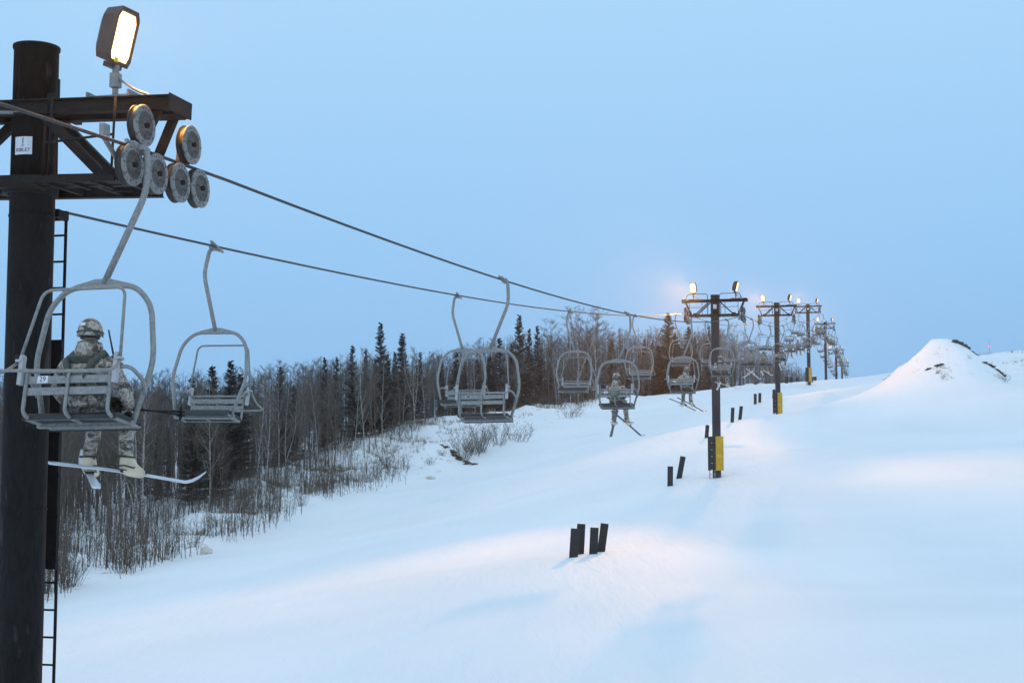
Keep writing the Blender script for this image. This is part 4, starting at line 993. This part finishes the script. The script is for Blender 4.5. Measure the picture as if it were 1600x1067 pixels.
# young saplings and brush on the bank between piste and wood
T=MB()
for i in range(8000):
    px=-70+1010*q.random()**1.05; d0=np.interp(px,rx,rdp)
    if px>640 and q.random()<.72: continue
    if px>900: continue
    if px<330 and q.random()<.3: continue
    yy=P(px,600,d0).y; u_=q.random(); 
    de=float(np.interp(px,EPX,EPD)); off=(de-d0-1)+u_**1.1*(d0-de+18) if px<640 else -6+u_*14
    p=P(px,600,d0+off); ex_=float(np.interp(p.y,EY,EX))
    if p.x>ex_-.05-q.random()**3*1.2: continue
    if px>120 and noise.noise(Vector((p.x*.22,p.y*.16,5)))<-.34+(.24 if off<-2 else -.2): continue
    if off>16 and q.random()<.5: continue
    L=q.uniform(.6,3.3)*(1 if px<560 else .5); b=Vector((p.x,p.y,0)); T.v  # height filled below
    T._s=getattr(T,'_s',[]); T._s.append((b,L))
sp_=T._s; zz=hz([b.x for b,_ in sp_],[b.y for b,_ in sp_])
for (b,L),z_ in zip(sp_,zz):
    b.z=z_-.1; a=Vector((q.uniform(-.12,.12)*L,q.uniform(-.12,.12)*L,L)); T.tube([b,b+a*.5,b+a],[.007+.005*L,.009,.003],3,caps=False)
    for _ in range(int(3+L*3)):
        c=b+a*q.uniform(.15,1); T.tube([c,c+Vector((q.uniform(-.35,.35),q.uniform(-.35,.35),q.uniform(.1,.5)))*q.uniform(.6,1.3)],[.009,.004],3,caps=False)
o=T.build('sapling_thicket',M['brush']); tag(o,kind='stuff')
# dry grass tufts along the piste edge and on the mound
T=MB(); pts=[]
for i in range(5200):
    px=q.uniform(280,960); d0=np.interp(px,rx,rdp)-q.uniform(-6,14); p=P(px,600,d0); ex_=float(np.interp(p.y,EY,EX))
    if p.x>ex_-.1 or p.x<ex_-14: continue
    if noise.noise(Vector((p.x*.35,p.y*.3,2)))<.0: continue
    pts.append((p.x,p.y,.3))
for i in range(1500):
    a=q.uniform(0,6.283); r_=q.uniform(.5,1.05); x_=MC.x+math.cos(a)*r_*4.6; y_=MC.y+math.sin(a)*r_*6
    if noise.noise(Vector((x_*.6,y_*.6,2)))<.28: continue
    pts.append((x_,y_,.10))
for i in range(1500):
    y_=q.uniform(150,205); x_=q.uniform(.30,.40)*y_
    if noise.noise(Vector((x_*.2,y_*.1,4)))<.18: continue
    pts.append((x_,y_,.22))
zz=hz([a[0] for a in pts],[a[1] for a in pts])
for (x_,y_,h_),z_ in zip(pts,zz):
    for _ in range(5):
        b=Vector((x_+q.uniform(-.15,.15),y_+q.uniform(-.15,.15),z_-.05)); s=q.uniform(.6,1.6); T.add([b+Vector((-.012,0,0)),b+Vector((.012,0,0)),b+Vector((q.uniform(-.12,.12),q.uniform(-.12,.12),h_*s+.05))],[(0,1,2)])
o=T.build('dry_grass',M['dry']); tag(o,kind='stuff')
# bushes
bm_=[]
for i,(n_,H_,s_) in enumerate([(34,1.7,1.7),(26,1.1,2.2),(44,2.1,1.35)]):
    a=bush(200+i,n_,H_,s_).build('branches',M['brush']); bm_.append(a.data); bpy.data.objects.remove(a)
BU=[(748,714,136,2,1.0),(762,709,138,0,1.1),(778,704,139,2,.9),(796,699,142,0,1.0),(814,693,145,1,1.1),(735,700,138,1,.8),(838,660,176,1,1.3),(856,655,178,0,1.0),(870,657,177,1,1.1),(890,668,166,1,1.0),(910,660,172,1,.9),(915,648,180,1,1.2),(672,735,134,1,.6),(688,727,136,1,.5),(660,690,148,1,1),(646,700,146,0,.9),(618,700,144,0,1.0),(604,740,131,2,.8),(575,762,124,0,.8),(540,780,118,2,.7),(512,792,111,0,.9),(470,808,103,2,.7),(425,770,108,0,1.1),(372,800,100,2,.9),(300,850,84,0,.8),(255,872,78,2,.8),(190,895,72,0,.9),(110,922,67,2,.9)]
for i,(px,py,d,k,s) in enumerate(BU):
    p=P(px,py,d); ex_=float(np.interp(p.y,EY,EX)); x_=min(p.x,ex_-.4); t=empty('bare_bush',(x_,p.y,h1(x_,p.y)),(0,0,q.uniform(0,6))); s*=1.6 if 725<px<930 else 1.1; t.scale=(s,s,s*q.uniform(.85,1.15))
    o=bpy.data.objects.new('branches',bm_[k]); COL.objects.link(o); o.parent=t
    z_='below the overlapping empty chairs' if px>690 and px<830 else 'on the snow bank left of the soldier with crossed skis' if px>=830 else 'along the wood edge right of the first empty chair' if px>400 else 'along the wood edge below the near chairs'
    tag(t,['brown many-stemmed bush ','low spreading brown bush ','tall dense brown bush '][k]+z_,'bush',['many-stemmed','low spreading','tall dense'][k]+' bushes '+z_)
# bush, brush line and stones on the mound
def bushat(px,py,d,k,s,lab):
    l=ongr(px,py,d); t=empty('bare_bush',l); t.scale=(s,)*3; o=bpy.data.objects.new('branches',bm_[k]); COL.objects.link(o); o.parent=t; tag(t,lab,'bush')
bushat(1567,592,111,1,.75,'small bare bush at the foot of the snow mound')
bushat(1543,570,124,1,.6,'wispy bare bush at the back foot of the snow mound')
lab_r='dark rock in the ragged band down the edge of the snow mound'
for i in range(22):
    t=i/21; px=1492+t*32+q.uniform(-3,3); py=536+t*27+q.uniform(-2,5); p=P(px,py,0.0001+115.0+t*1.5); zz_=h1(p.x,p.y); s_=q.uniform(.09,.25)
    lump('rock',Vector((p.x,p.y,zz_+.0)),s_*1.3,s_,s_*.55,M['rock'],i*1.7,lab_r,'rock','rocks down the edge of the mound',.6)
for i in range(14):
    t=i/13; px=1541+t*30+q.uniform(-2,2); p=P(px,572+t*20,113); s_=q.uniform(.08,.2)
    lump('rock',Vector((p.x,p.y,h1(p.x,p.y))),s_*1.4,s_,s_*.5,M['rock'],i*2.7,'dark rock in the short line at the foot of the snow mound','rock','rocks at the foot of the mound',.6)
for i,(px,py) in enumerate([(1453,574),(1466,588),(1472,590),(1468,597),(1465,605),(1450,580)]):
    p=P(px,py,112.5); lump('rock',Vector((p.x,p.y,h1(p.x,p.y)-.02)),.2,.14,.06,M['rock'],i*3.1,'small dark rock poking through the face of the snow mound','rock','rocks in the face of the mound',.6)



# thin evening air: far things fade a little and the lamps glow in it
m=MB(); m.box((10,190,12),(330,440,64)); air=m.build('haze',[]); air.data.materials.clear()
hm=bpy.data.materials.new('haze_air'); hm.use_nodes=True; nt=hm.node_tree; nt.nodes.clear(); o_=nt.nodes.new('ShaderNodeOutputMaterial'); v_=nt.nodes.new('ShaderNodeVolumePrincipled')
v_.inputs['Color'].default_value=(.95,.96,1,1); v_.inputs['Density'].default_value=.0003; v_.inputs['Anisotropy'].default_value=.82; nt.links.new(v_.outputs[0],o_.inputs['Volume']); air.data.materials.append(hm); tag(air,kind='stuff')
